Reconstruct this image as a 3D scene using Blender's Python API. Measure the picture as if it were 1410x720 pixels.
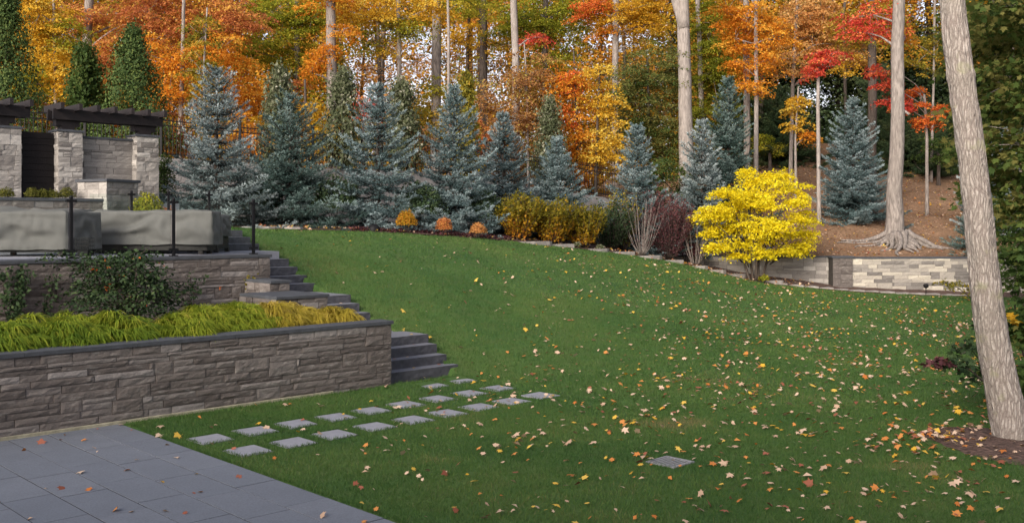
import bpy, math, random
import numpy as np
from mathutils import Vector, noise as mnoise

# ------------------------------------------------------------------ camera, sky, sun, exposure
for o in list(bpy.data.objects): bpy.data.objects.remove(o)
S = bpy.context.scene
COL = S.collection
CAMZ, FOC, HOR = 2.8, 1349.0, 308.0          # eye height, focal length and horizon row in photo pixels (1410 wide)
cam_d = bpy.data.cameras.new('camera'); cam = bpy.data.objects.new('camera', cam_d); COL.objects.link(cam)
cam.location = (0, 0, CAMZ); cam.rotation_euler = (math.radians(90), 0, 0)
cam_d.sensor_fit = 'HORIZONTAL'; cam_d.sensor_width = 36.0
cam_d.lens = 36.0 * FOC / 1410; cam_d.shift_y = -(360 - HOR) / 1410
cam_d.clip_start = 0.1; cam_d.clip_end = 3000
S.camera = cam
SUN_EL, SUN_AZ = 24.0, 208.0                  # degrees; azimuth of the sun clockwise from +Y (low, behind the camera, to its left)
w = bpy.data.worlds.new('World'); S.world = w; w.use_nodes = True
nt = w.node_tree; nt.nodes.clear()
sky = nt.nodes.new('ShaderNodeTexSky'); sky.sky_type = 'NISHITA'; sky.sun_disc = False
sky.sun_elevation = math.radians(SUN_EL); sky.sun_rotation = math.radians(SUN_AZ)
sky.air_density = 1.0; sky.dust_density = 2.5; sky.ozone_density = 1.5
bg = nt.nodes.new('ShaderNodeBackground'); bg.inputs['Strength'].default_value = 0.135
wo = nt.nodes.new('ShaderNodeOutputWorld')
bw = nt.nodes.new('ShaderNodeRGBToBW'); nt.links.new(sky.outputs[0], bw.inputs[0])
hz = nt.nodes.new('ShaderNodeMix'); hz.data_type = 'RGBA'; hz.inputs[0].default_value = .62     # thin high cloud: the sky is paler than a clear one
nt.links.new(sky.outputs[0], hz.inputs[6]); tn = nt.nodes.new('ShaderNodeMix'); tn.data_type = 'RGBA'; tn.blend_type = 'MULTIPLY'; tn.inputs[0].default_value = 1
nt.links.new(bw.outputs[0], tn.inputs[6]); tn.inputs[7].default_value = (1.10, 1.0, 1.03, 1)
nt.links.new(tn.outputs[2], hz.inputs[7]); nt.links.new(hz.outputs[2], bg.inputs[0]); nt.links.new(bg.outputs[0], wo.inputs[0])
sun_d = bpy.data.lights.new('sun', 'SUN'); sun = bpy.data.objects.new('sun', sun_d); COL.objects.link(sun)
sun_d.energy = 1.8; sun_d.angle = math.radians(26); sun_d.color = (1.0, 0.90, 0.77)
az, el = math.radians(SUN_AZ), math.radians(SUN_EL)
sdir = Vector((math.sin(az) * math.cos(el), math.cos(az) * math.cos(el), math.sin(el)))
sun.rotation_euler = sdir.to_track_quat('Z', 'Y').to_euler(); sun.location = sdir * 60
S.view_settings.view_transform = 'Standard'; S.view_settings.look = 'None'
S.view_settings.exposure = 1.2; S.view_settings.gamma = 1.0
S.render.engine = 'CYCLES'
S.cycles.max_bounces = 6; S.cycles.diffuse_bounces = 3; S.cycles.glossy_bounces = 2
S.cycles.transmission_bounces = 4; S.cycles.transparent_max_bounces = 8

# ------------------------------------------------------------------ places
def at(px, py, D):                            # photo pixel and depth -> point of the place
    return np.array([(px - 705) / FOC * D, D, CAMZ + (HOR - py) / FOC * D])
E1 = np.array([0.717, 0.697]); E1 = E1 / np.linalg.norm(E1)     # along the garden walls
E2 = np.array([-E1[1], E1[0]])                                   # up the garden, away from the patio
C0 = np.array([-2.1, 17.0])                                      # end of the lower garden wall
def L(t, s, z=0.0):
    p = C0 + E1 * t + E2 * s
    return np.array([p[0], p[1], z])
def TS(x, y):
    d0, d1 = x - C0[0], y - C0[1]
    return d0 * E1[0] + d1 * E1[1], d0 * E2[0] + d1 * E2[1]
def t_at(px, s):                              # t on the line of given s where it crosses pixel column px
    u = (px - 705) / FOC; p = C0 + E2 * s
    return (u * p[1] - p[0]) / (E1[0] - u * E1[1])
def lerp_tab(tab, x): return np.interp(x, [r[0] for r in tab], [r[1] for r in tab])

# ------------------------------------------------------------------ objects
def mk(name, me, parent=None, loc=None):
    o = bpy.data.objects.new(name, me); COL.objects.link(o)
    if parent is not None: o.parent = parent
    elif loc is not None: o.location = loc
    return o
def tag(o, label=None, cat=None, group=None, kind=None):
    if label: o['label'] = label
    if cat: o['category'] = cat
    if group: o['group'] = group
    if kind: o['kind'] = kind
    return o
def thing(name, label, cat, loc, group=None):
    o = mk(name, None, None, loc); o.empty_display_size = 0.2
    return tag(o, label, cat, group)
def origin(parent):
    v = np.zeros(3); p = parent
    while p is not None: v = v + np.array(p.location); p = p.parent
    return v

def mesh_arrays(name, V, loops, sizes, tone=None, mats=(), midx=None, smooth=False):
    me = bpy.data.meshes.new(name)
    V = np.ascontiguousarray(V, dtype=np.float32); loops = np.ascontiguousarray(loops, dtype=np.int32)
    sizes = np.asarray(sizes, dtype=np.int32)
    me.vertices.add(len(V)); me.vertices.foreach_set('co', V.ravel())
    me.loops.add(len(loops)); me.loops.foreach_set('vertex_index', loops)
    me.polygons.add(len(sizes))
    st = np.concatenate([[0], np.cumsum(sizes)[:-1]]).astype(np.int32)
    me.polygons.foreach_set('loop_start', st)
    if smooth is not False:
        me.polygons.foreach_set('use_smooth', np.full(len(sizes), bool(smooth)) if np.isscalar(smooth) else np.asarray(smooth, dtype=bool))
    for m in mats: me.materials.append(m)
    if midx is not None: me.polygons.foreach_set('material_index', np.asarray(midx, dtype=np.int32))
    me.update(calc_edges=True); me.validate()
    if tone is not None:
        a = me.attributes.new('tone', 'FLOAT', 'FACE'); a.data.foreach_set('value', np.asarray(tone, dtype=np.float32))
    return me

class MB:                                     # collects shapes, links them as ONE mesh object
    def __init__(s, seed=0):
        s.V, s.F, s.T, s.M, s.S = [], [], [], [], []
        s.n = 0; s.rng = random.Random(seed)
    def add(s, V, F, tone=None, m=0, smooth=False):
        V = np.asarray(V, dtype=float)
        if tone is None: tone = s.rng.random()
        s.V.append(V)
        for f in F:
            s.F.append([i + s.n for i in f]); s.T.append(tone); s.M.append(m); s.S.append(smooth)
        s.n += len(V)
    def prism(s, base, z0, z1, tone=None, m=0, bevel=0.0):     # base: xy polygon, counter-clockwise
        base = np.asarray(base, dtype=float)[:, :2]; n = len(base)
        if bevel > 0:
            c = base.mean(0)
            nb = []
            for i in range(n):
                a, b, d = base[i - 1], base[i], base[(i + 1) % n]
                e = (a - b) / max(1e-6, np.linalg.norm(a - b)) + (d - b) / max(1e-6, np.linalg.norm(d - b))
                nb.append(b + e * bevel)
            nb = np.array(nb)
            rings = [(base, z0), (base, z1 - bevel), (nb, z1)]
        else: rings = [(base, z0), (base, z1)]
        V = np.vstack([np.column_stack([r, np.full(n, z)]) for r, z in rings])
        F = [list(range(n))[::-1]]
        for k in range(len(rings) - 1):
            for i in range(n):
                j = (i + 1) % n
                F.append([k * n + i, k * n + j, (k + 1) * n + j, (k + 1) * n + i])
        F.append([(len(rings) - 1) * n + i for i in range(n)])
        s.add(V, F, tone, m)
    def box_ts(s, t0, t1, s0, s1, z0, z1, tone=None, m=0, bevel=0.0):
        s.prism([L(t0, s0), L(t1, s0), L(t1, s1), L(t0, s1)], z0, z1, tone, m, bevel)
    def box(s, c, d, tone=None, m=0, rz=0.0, bevel=0.0):
        c = np.asarray(c, float); hx, hy, hz = d[0] / 2, d[1] / 2, d[2] / 2
        ca, sa = math.cos(rz), math.sin(rz)
        pts = [(c[0] + x * ca - y * sa, c[1] + x * sa + y * ca) for x, y in ((-hx, -hy), (hx, -hy), (hx, hy), (-hx, hy))]
        s.prism(pts, c[2] - hz, c[2] + hz, tone, m, bevel)
    def bar(s, p0, p1, wd, h, tone=None, m=0):                 # squared bar from p0 to p1
        p0, p1 = np.asarray(p0, float), np.asarray(p1, float); d = p1 - p0; d = d / np.linalg.norm(d)
        up = np.array([0, 0, 1.0]) if abs(d[2]) < .95 else np.array([0, 1.0, 0])
        r = np.cross(d, up); r /= np.linalg.norm(r); u = np.cross(r, d)
        V = [p + r * a * wd / 2 + u * b * h / 2 for p in (p0, p1) for a, b in ((-1, -1), (1, -1), (1, 1), (-1, 1))]
        s.add(V, [[0, 1, 2, 3], [7, 6, 5, 4], [0, 4, 5, 1], [1, 5, 6, 2], [2, 6, 7, 3], [3, 7, 4, 0]], tone, m)
    def tube(s, P, R, n=8, tone=None, m=0, cap=True):
        P = np.asarray(P, float); k = len(P)
        T = np.gradient(P, axis=0); T /= np.maximum(1e-9, np.linalg.norm(T, axis=1))[:, None]
        ref = np.array([1.0, 0.13, 0.07]) if abs(T[:, 0]).mean() < .8 else np.array([0.1, 1.0, .2])
        A = np.cross(T, ref); A /= np.linalg.norm(A, axis=1)[:, None]; B = np.cross(T, A)
        th = np.arange(n) * 2 * math.pi / n
        R = np.asarray(R, float)
        if R.ndim == 1: R = np.repeat(R[:, None], n, 1)
        V = (P[:, None, :] + R[:, :, None] * (np.cos(th)[None, :, None] * A[:, None, :] + np.sin(th)[None, :, None] * B[:, None, :])).reshape(-1, 3)
        F = []
        for i in range(k - 1):
            for j in range(n):
                F.append([i * n + j, i * n + (j + 1) % n, (i + 1) * n + (j + 1) % n, (i + 1) * n + j])
        if cap: F.append(list(range(n))[::-1]); F.append([(k - 1) * n + j for j in range(n)])
        s.add(V, F, tone, m, True)
    def lathe(s, c, prof, n=20, tone=None, m=0):
        c = np.asarray(c, float); th = np.arange(n) * 2 * math.pi / n
        V = np.array([[c[0] + r * math.cos(a), c[1] + r * math.sin(a), c[2] + z] for r, z in prof for a in th])
        F = [[i * n + j, i * n + (j + 1) % n, (i + 1) * n + (j + 1) % n, (i + 1) * n + j] for i in range(len(prof) - 1) for j in range(n)]
        F.append([(len(prof) - 1) * n + j for j in range(n)])
        s.add(V, F, tone, m, True)
    def arrays(s, off):
        V = np.vstack(s.V) - off
        return V, np.concatenate([np.array(f) for f in s.F]), [len(f) for f in s.F]
    def build(s, name, mats, parent=None, loc=None):
        off = origin(parent) if parent is not None else (np.asarray(loc, float) if loc is not None else np.zeros(3))
        V, lo, sz = s.arrays(off)
        me = mesh_arrays(name, V, lo, sz, s.T, mats if isinstance(mats, (list, tuple)) else [mats], s.M, np.array(s.S))
        return mk(name, me, parent, loc)

# ------------------------------------------------------------------ materials (procedural)
def new_mat(name):
    m = bpy.data.materials.new(name); m.use_nodes = True
    n = m.node_tree; n.nodes.clear()
    out = n.nodes.new('ShaderNodeOutputMaterial')
    return m, n, out
def N(n, kind, **kw):
    x = n.nodes.new(kind)
    for k, v in kw.items():
        if hasattr(x, k): setattr(x, k, v)
        else: x.inputs[k].default_value = v
    return x
def ramp(n, fac, stops, interp='LINEAR'):
    r = n.nodes.new('ShaderNodeValToRGB'); r.color_ramp.interpolation = interp
    e = r.color_ramp.elements
    while len(e) > 1: e.remove(e[-1])
    e[0].position = stops[0][0]; e[0].color = (*stops[0][1], 1)
    for p, c in stops[1:]:
        x = e.new(p); x.color = (*c, 1)
    n.links.new(fac, r.inputs[0]); return r.outputs[0]
def mixc(n, fac, a, b, mode='MIX'):
    x = n.nodes.new('ShaderNodeMix'); x.data_type = 'RGBA'; x.blend_type = mode
    for sock, v in ((x.inputs[0], fac), (x.inputs[6], a), (x.inputs[7], b)):
        if isinstance(v, bpy.types.NodeSocket): n.links.new(v, sock)
        elif isinstance(v, (int, float)): sock.default_value = v
        else: sock.default_value = (*v, 1)
    return x.outputs[2]
def tex_noise(n, scale, detail=4, rough=.55, vec=None, dist=0.0):
    x = N(n, 'ShaderNodeTexNoise'); x.inputs['Scale'].default_value = scale; x.inputs['Detail'].default_value = detail
    x.inputs['Roughness'].default_value = rough; x.inputs['Distortion'].default_value = dist
    if vec is not None: n.links.new(vec, x.inputs['Vector'])
    return x.outputs['Fac']
def geo_pos(n): return n.nodes.new('ShaderNodeNewGeometry').outputs['Position']
def scaled(n, vec, s, rot=(0, 0, 0)):
    m = n.nodes.new('ShaderNodeMapping'); m.inputs['Scale'].default_value = s; m.inputs['Rotation'].default_value = rot
    n.links.new(vec, m.inputs['Vector']); return m.outputs[0]
def tone_of(n):
    a = n.nodes.new('ShaderNodeAttribute'); a.attribute_name = 'tone'; return a.outputs['Fac']
def bump(n, h, strength=.5, dist=.02, prev=None):
    b = n.nodes.new('ShaderNodeBump'); b.inputs['Strength'].default_value = strength; b.inputs['Distance'].default_value = dist
    n.links.new(h, b.inputs['Height'])
    if prev is not None: n.links.new(prev, b.inputs['Normal'])
    return b.outputs[0]
def principled(n, out, col, rough=.8, spec=.3, normal=None, metal=0.0):
    p = n.nodes.new('ShaderNodeBsdfPrincipled')
    if isinstance(col, bpy.types.NodeSocket): n.links.new(col, p.inputs['Base Color'])
    else: p.inputs['Base Color'].default_value = (*col, 1)
    if isinstance(rough, bpy.types.NodeSocket): n.links.new(rough, p.inputs['Roughness'])
    else: p.inputs['Roughness'].default_value = rough
    p.inputs['Specular IOR Level'].default_value = spec; p.inputs['Metallic'].default_value = metal
    if normal is not None: n.links.new(normal, p.inputs['Normal'])
    n.links.new(p.outputs[0], out.inputs['Surface']); return p

def leaf_mat(name, stops, trans=.35, rough=.7):
    m, n, out = new_mat(name)
    c = ramp(n, tone_of(n), stops)
    p = n.nodes.new('ShaderNodeBsdfPrincipled'); n.links.new(c, p.inputs['Base Color'])
    p.inputs['Roughness'].default_value = rough; p.inputs['Specular IOR Level'].default_value = .18
    t = n.nodes.new('ShaderNodeBsdfTranslucent'); n.links.new(c, t.inputs['Color'])
    mx = n.nodes.new('ShaderNodeMixShader'); mx.inputs[0].default_value = trans
    n.links.new(p.outputs[0], mx.inputs[1]); n.links.new(t.outputs[0], mx.inputs[2]); n.links.new(mx.outputs[0], out.inputs['Surface'])
    return m
def stone_mat(name, stops, stain=.35, rough=.85):
    m, n, out = new_mat(name)
    pos = geo_pos(n)
    c = ramp(n, tone_of(n), stops)
    f1 = tex_noise(n, 5.0, 6, .65, pos); f2 = tex_noise(n, 38.0, 5, .7, pos)
    f3 = tex_noise(n, 1.0, 4, .6, scaled(n, pos, (6, 6, 22)))
    c = mixc(n, ramp(n, f1, [(.35, (0, 0, 0)), (.7, (1, 1, 1))]), c, mixc(n, stain, c, (.09, .08, .075)))
    c = mixc(n, ramp(n, f3, [(.55, (0, 0, 0)), (.75, (.5, .5, .5))]), c, (.36, .34, .31))
    c = mixc(n, .4, c, mixc(n, 1.0, c, ramp(n, f2, [(.3, (.45, .45, .45)), (.7, (1.35, 1.35, 1.35))]), 'MULTIPLY'))
    b = bump(n, f1, .4, .02); b = bump(n, f2, .5, .01, b)
    principled(n, out, c, rough, .25, b); return m
def plain(name, col, rough=.7, spec=.3, var=.25, scale=6.0, bmp=.15, metal=0.0, vec_scale=None):
    m, n, out = new_mat(name)
    pos = geo_pos(n); v = scaled(n, pos, vec_scale) if vec_scale else pos
    f = tex_noise(n, scale, 6, .6, v); g = tex_noise(n, scale * 9, 4, .6, v)
    c = mixc(n, ramp(n, f, [(.25, (0, 0, 0)), (.75, (1, 1, 1))]), tuple(x * (1 - var) for x in col), tuple(min(1, x * (1 + var)) for x in col))
    r = n.nodes.new('ShaderNodeMapRange'); r.inputs[3].default_value = max(.05, rough - .12); r.inputs[4].default_value = min(1, rough + .12)
    n.links.new(f, r.inputs[0])
    principled(n, out, c, r.outputs[0], spec, bump(n, g, bmp, .01), metal); return m
def bark_mat(name, dark, light, ridge=22.0, lichen=None):
    m, n, out = new_mat(name)
    co = n.nodes.new('ShaderNodeTexCoord').outputs['Object']
    v = scaled(n, co, (ridge, ridge, ridge * .17))
    f = tex_noise(n, 1.0, 5, .6, v, .6); g = tex_noise(n, 40, 4, .6, co); h = tex_noise(n, 1.1, 3, .5, co)
    c = ramp(n, f, [(.32, dark), (.5, tuple((a + b) / 2 for a, b in zip(dark, light))), (.66, light)])
    c = mixc(n, ramp(n, h, [(.4, (0, 0, 0)), (.7, (.45, .45, .45))]), c, tuple(x * .6 for x in light))
    if lichen: c = mixc(n, ramp(n, tex_noise(n, 2.3, 4, .6, co), [(.56, (0, 0, 0)), (.66, (.6, .6, .6))]), c, lichen)
    b = bump(n, f, .9, .03); b = bump(n, g, .3, .006, b)
    principled(n, out, c, .9, .15, b); return m

M = {}
STONE = [(0, (.090, .076, .068)), (.3, (.125, .107, .096)), (.55, (.155, .134, .120)), (.8, (.185, .164, .150)), (1, (.26, .238, .222))]
M['stone'] = stone_mat('split_stone', STONE)
M['stone_pale'] = stone_mat('pale_split_stone', [(0, (.155, .142, .13)), (.35, (.25, .233, .212)), (.65, (.34, .318, .288)), (1, (.46, .435, .395))], .2)
M['stone_cream'] = stone_mat('cream_split_stone', [(0, (.15, .137, .124)), (.3, (.26, .24, .212)), (.55, (.39, .355, .295)), (1, (.55, .505, .41))], .15)
M['mortar'] = plain('wall_joint', (.055, .05, .045), .95, .1)
M['footing'] = plain('concrete_footing', (.30, .28, .20), .9, .2, .4, 9)
M['bluestone'] = plain('dark_bluestone', (.055, .06, .068), .75, .35, .3, 8, .3)
M['step_top'] = plain('sky_lit_tread', (.165, .17, .19), .75, .3, .2, 9, .3)  # tread tops coloured paler to stand in for sky light
M['step_stone'] = plain('shaded_riser', (.060, .061, .070), .78, .35, .35, 9, .5)  # riser faces of the same stone, their shade put into a darker colour
M['concrete'] = plain('poured_concrete', (.21, .20, .195), .9, .2, .2, 1.5, .2)
M['edge_stone'] = plain('flat_edging_stone', (.25, .23, .21), .9, .2, .3, 5, .5)
M['flag'] = plain('flagstone', (.245, .252, .278), .8, .3, .16, 7, .25)
M['iron'] = plain('black_iron', (.006, .006, .007), .6, .2, .2, 6, .05)
M['wood_dark'] = plain('dark_stained_timber', (.016, .012, .012), .65, .3, .4, 3, .3)
M['gate_wood'] = plain('blackened_boards', (.010, .008, .008), .7, .2, .4, 3, .3)
M['cloth'] = plain('taupe_cover_cloth', (.118, .114, .108), .85, .2, .1, 4, .12)
M['wicker'] = plain('dark_frame', (.02, .018, .017), .7, .3)
M['wood_red'] = plain('brown_timber', (.10, .055, .04), .7, .3, .3, 4)
M['grate'] = plain('cast_iron_grate', (.22, .22, .235), .6, .4, .2, 10)
M['bark_near'] = bark_mat('grey_ridged_bark', (.20, .165, .14), (.36, .325, .285), 34.0, (.25, .24, .16))
M['bark'] = bark_mat('grey_brown_bark', (.10, .085, .075), (.30, .265, .235), 16.0)
M['bark_dark'] = bark_mat('dark_bark', (.03, .024, .02), (.10, .08, .066), 16.0)
M['bark_pale'] = bark_mat('pale_bark', (.15, .13, .115), (.33, .295, .265), 14.0)

m, n, out = new_mat('fissured_bark')
co = n.nodes.new('ShaderNodeTexCoord').outputs['Object']
wv = N(n, 'ShaderNodeVectorMath', operation='ADD'); nz = n.nodes.new('ShaderNodeTexNoise'); nz.inputs['Scale'].default_value = 2.2; n.links.new(co, nz.inputs['Vector'])
sc = N(n, 'ShaderNodeVectorMath', operation='SCALE'); sc.inputs['Scale'].default_value = .16; n.links.new(nz.outputs['Color'], sc.inputs[0]); n.links.new(co, wv.inputs[0]); n.links.new(sc.outputs[0], wv.inputs[1])
vo = n.nodes.new('ShaderNodeTexVoronoi'); vo.feature = 'DISTANCE_TO_EDGE'; vo.inputs['Scale'].default_value = 1.0; n.links.new(scaled(n, wv.outputs[0], (26, 26, 4.6)), vo.inputs['Vector'])
v2 = n.nodes.new('ShaderNodeTexVoronoi'); v2.feature = 'DISTANCE_TO_EDGE'; v2.inputs['Scale'].default_value = 1.0; n.links.new(scaled(n, wv.outputs[0], (40, 40, 9)), v2.inputs['Vector'])
g = tex_noise(n, 55, 5, .65, co); h = tex_noise(n, 1.3, 4, .55, co)
fis = ramp(n, vo.outputs['Distance'], [(0, (0, 0, 0)), (.26, (1, 1, 1))])
c = mixc(n, fis, (.19, .158, .138), mixc(n, ramp(n, v2.outputs['Distance'], [(0, (0, 0, 0)), (.18, (1, 1, 1))]), (.27, .235, .205), (.40, .36, .32)))
c = mixc(n, ramp(n, h, [(.45, (0, 0, 0)), (.7, (.5, .5, .5))]), c, (.22, .20, .165))
c = mixc(n, .5, c, mixc(n, 1.0, c, ramp(n, g, [(.3, (.5, .5, .5)), (.7, (1.4, 1.4, 1.4))]), 'MULTIPLY'))
c = mixc(n, ramp(n, tex_noise(n, 3.1, 4, .6, co), [(.60, (0, 0, 0)), (.68, (.55, .55, .55))]), c, (.24, .235, .14))
b = bump(n, fis, .55, .016); b = bump(n, v2.outputs['Distance'], .5, .01, b); b = bump(n, g, .4, .006, b)
principled(n, out, c, .92, .12, b); M['bark_near'] = m

# glass
m, n, out = new_mat('railing_glass')
g = n.nodes.new('ShaderNodeBsdfGlossy'); g.inputs['Roughness'].default_value = .02
tr = n.nodes.new('ShaderNodeBsdfTransparent'); tr.inputs['Color'].default_value = (.93, .96, .95, 1)
fr = n.nodes.new('ShaderNodeFresnel'); fr.inputs['IOR'].default_value = 1.3
mx = n.nodes.new('ShaderNodeMixShader'); n.links.new(fr.outputs[0], mx.inputs[0]); n.links.new(tr.outputs[0], mx.inputs[1]); n.links.new(g.outputs[0], mx.inputs[2])
n.links.new(mx.outputs[0], out.inputs['Surface']); M['glass'] = m

# lawn
m, n, out = new_mat('mown_grass'); pos = geo_pos(n)
a = tex_noise(n, .35, 5, .6, pos); b = tex_noise(n, 3.0, 5, .65, pos); c_ = tex_noise(n, 55, 4, .7, pos)
c = ramp(n, a, [(.3, (.038, .096, .024)), (.5, (.060, .127, .029)), (.72, (.098, .152, .036))])
c = mixc(n, ramp(n, b, [(.45, (0, 0, 0)), (.8, (.6, .6, .6))]), c, (.115, .118, .042))
c = mixc(n, .8, c, mixc(n, 1.0, c, ramp(n, c_, [(.25, (.4, .4, .4)), (.75, (1.5, 1.5, 1.5))]), 'MULTIPLY'))
principled(n, out, c, .85, .2, bump(n, c_, .8, .03)); M['lawn'] = m
M['grass'] = leaf_mat('grass_blade', [(0, (.034, .086, .019)), (.5, (.066, .134, .029)), (.85, (.108, .168, .037)), (1, (.19, .165, .07))], .25, .5)

# mulch and leaf litter
m, n, out = new_mat('bark_mulch'); pos = geo_pos(n)
v = n.nodes.new('ShaderNodeTexVoronoi'); v.inputs['Scale'].default_value = 16; n.links.new(pos, v.inputs['Vector'])
a = tex_noise(n, 7, 6, .7, pos)
c = mixc(n, a, ramp(n, v.outputs['Color'], [(0, (.05, .036, .03)), (.6, (.11, .072, .058)), (1, (.17, .11, .09))]), (.10, .068, .056))
principled(n, out, c, .95, .1, bump(n, v.outputs['Distance'], .8, .04)); M['mulch'] = m
m, n, out = new_mat('leaf_litter'); pos = geo_pos(n)
a = tex_noise(n, .5, 5, .6, pos); b = tex_noise(n, 9, 6, .7, pos)
c = ramp(n, a, [(.3, (.14, .090, .056)), (.5, (.20, .130, .082)), (.7, (.26, .170, .108))])
c = mixc(n, .8, c, mixc(n, 1.0, c, ramp(n, b, [(.3, (.4, .4, .4)), (.7, (1.5, 1.4, 1.3))]), 'MULTIPLY'))
principled(n, out, c, .95, .1, bump(n, b, .9, .06)); M['litter'] = m
# paving
m, n, out = new_mat('bluestone_paving'); pos = geo_pos(n)
a = tex_noise(n, 2.2, 6, .6, pos); b = tex_noise(n, 60, 4, .7, pos)
c = ramp(n, tone_of(n), [(0, (.140, .156, .184)), (.5, (.150, .166, .194)), (1, (.162, .178, .206))])
c = mixc(n, ramp(n, a, [(.35, (0, 0, 0)), (.75, (.5, .5, .5))]), c, (.112, .124, .148))
c = mixc(n, .45, c, mixc(n, 1.0, c, ramp(n, b, [(.3, (.5, .5, .5)), (.7, (1.4, 1.4, 1.4))]), 'MULTIPLY'))
principled(n, out, c, .7, .35, bump(n, b, .25, .006)); M['paving'] = m

LV = {
 'gold': [(0, (.38, .20, .015)), (.35, (.58, .33, .022)), (.75, (.72, .46, .045)), (1, (.66, .52, .10))],
 'orange': [(0, (.44, .14, .015)), (.4, (.66, .26, .025)), (.8, (.76, .37, .04)), (1, (.76, .48, .07))],
 'peach': [(0, (.42, .18, .06)), (.5, (.62, .31, .10)), (1, (.70, .46, .17))],
 'rust': [(0, (.30, .09, .04)), (.4, (.52, .19, .065)), (.75, (.64, .29, .085)), (1, (.68, .42, .08))],
 'brown': [(0, (.18, .09, .04)), (.5, (.36, .18, .07)), (.8, (.50, .26, .08)), (1, (.42, .34, .08))],
 'red': [(0, (.44, .045, .035)), (.5, (.70, .10, .065)), (.85, (.76, .19, .08)), (1, (.76, .32, .08))],
 'redor': [(0, (.46, .09, .02)), (.5, (.72, .18, .04)), (1, (.76, .36, .06))],
 'lime': [(0, (.12, .14, .014)), (.4, (.25, .27, .022)), (.75, (.40, .37, .035)), (1, (.56, .44, .05))],
 'olive': [(0, (.11, .11, .018)), (.45, (.24, .22, .028)), (.8, (.44, .32, .035)), (1, (.52, .32, .05))],
 'green': [(0, (.036, .066, .018)), (.5, (.066, .112, .027)), (.85, (.115, .16, .036)), (1, (.19, .18, .05))],
 'cedar':  [(0, (.028, .055, .016)), (.5, (.060, .100, .026)), (1, (.13, .165, .040))],
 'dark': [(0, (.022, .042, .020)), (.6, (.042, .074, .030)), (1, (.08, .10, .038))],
 'pale':   [(0, (.07, .09, .045)), (.55, (.14, .16, .08)), (.8, (.30, .31, .20)), (1, (.58, .56, .44))],
 'yellow': [(0, (.66, .49, .010)), (.35, (.80, .66, .014)), (.8, (.88, .77, .04)), (1, (.62, .68, .06))],
 'forsy': [(0, (.12, .12, .014)), (.45, (.24, .20, .02)), (.75, (.48, .29, .022)), (1, (.60, .25, .03))],
 'burg': [(0, (.045, .020, .024)), (.5, (.095, .036, .042)), (1, (.18, .075, .065))],
 'rose':   [(0, (.014, .030, .013)), (.7, (.038, .068, .024)), (1, (.06, .09, .03))],
 'hakgreen': [(0, (.07, .13, .012)), (.5, (.16, .24, .022)), (.85, (.28, .33, .03)), (1, (.40, .38, .05))],
 'hakone': [(0, (.11, .17, .015)), (.5, (.22, .285, .025)), (.85, (.34, .37, .035)), (1, (.48, .42, .07))],
 'hakgold':[(0, (.26, .22, .02)), (.5, (.42, .34, .04)), (1, (.56, .42, .10))],
 'box':    [(0, (.05, .065, .015)), (.5, (.12, .13, .025)), (1, (.24, .21, .04))],
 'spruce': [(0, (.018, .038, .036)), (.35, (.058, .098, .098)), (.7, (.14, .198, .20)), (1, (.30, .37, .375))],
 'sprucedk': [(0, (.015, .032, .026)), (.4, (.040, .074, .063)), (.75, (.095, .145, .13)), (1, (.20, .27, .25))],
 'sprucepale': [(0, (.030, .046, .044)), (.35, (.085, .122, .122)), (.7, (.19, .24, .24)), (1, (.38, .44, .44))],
 'tan':    [(0, (.46, .30, .20)), (1, (.66, .49, .35))],
 'fyel':   [(0, (.60, .34, .03)), (1, (.70, .48, .10))],
 'fora':   [(0, (.45, .14, .03)), (1, (.58, .25, .07))],
 'fbrn':   [(0, (.22, .07, .04)), (1, (.36, .13, .08))],
 'wood': [(0, (.12, .13, .022)), (.25, (.26, .24, .03)), (.5, (.56, .33, .035)), (.8, (.60, .24, .045)), (1, (.62, .42, .045))],
}
TRANS = {'spruce': .05, 'sprucedk': .05, 'sprucepale': .05, 'cedar': .15, 'dark': .15, 'rose': .15, 'burg': .2, 'tan': .1, 'fyel': .15, 'fora': .1, 'fbrn': .1}
for k, v in LV.items(): M[k] = leaf_mat('leaf_' + k, v, TRANS.get(k, .5))

# ------------------------------------------------------------------ ground heights
EDGE = [(-300, 26, 318), (250, 26.5, 317), (350, 27, 316), (430, 27.3, 317), (520, 28, 320), (610, 29, 325), (700, 31, 332), (780, 32.5, 341),
        (860, 34, 350), (930, 35, 361), (1000, 35.5, 379), (1040, 35.8, 388), (1100, 36, 395), (1200, 36.3, 403), (1320, 36.5, 408), (1500, 36.5, 410), (1800, 36.5, 410)]
STEPS = [(.2, .17), (.5, .33), (.8, .5), (1.1, .66), (2.45, .82), (2.78, .98), (3.12, 1.15), (3.45, 1.31),
         (4.85, 1.49), (5.2, 1.65), (5.53, 1.83), (5.86, 2.0)]        # front s and top z of every stair tread
def stair_z(s): return float(np.interp(s, [0, .2, 1.4, 2.6, 3.45, 4.7, 6.2, 7.4, 8.2, 9.5], [0, .03, .62, .74, 1.16, 1.34, 2.06, 2.2, 2.62, 2.66]))
cp = []
for s in np.linspace(-.2, 9.5, 14): p = L(1.6, s); cp.append((p[0], p[1], stair_z(s)))
for t_, s_ in ((-9, -1), (-6, -1), (-3, -.4), (-1, -.4), (.8, -.3), (-9, -6), (-4, -4), (-4, -8), (0, -3), (1.2, -2.2), (2.2, -1.2), (3, -2.5), (3, -6), (6, -5), (0, -8)):
    p = L(t_, s_); cp.append((p[0], p[1], 0.02 if t_ > 1 else 0.0))
for px, D, py in EDGE[1:]:
    if px > 300: cp.append(tuple(at(px, py, D)))
for px, D, z in ((1380, 12.4, 0), (1500, 9, 0), (1200, 9, 0), (950, 9, 0), (923, 11.5, 0), (1500, 20, -.05), (1250, 20, -.05), (1300, 28, -.02), (1100, 24, .05), (1000, 18, .02), (900, 16, .05)):
    cp.append(((px - 705) / FOC * D, D, z))
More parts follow.
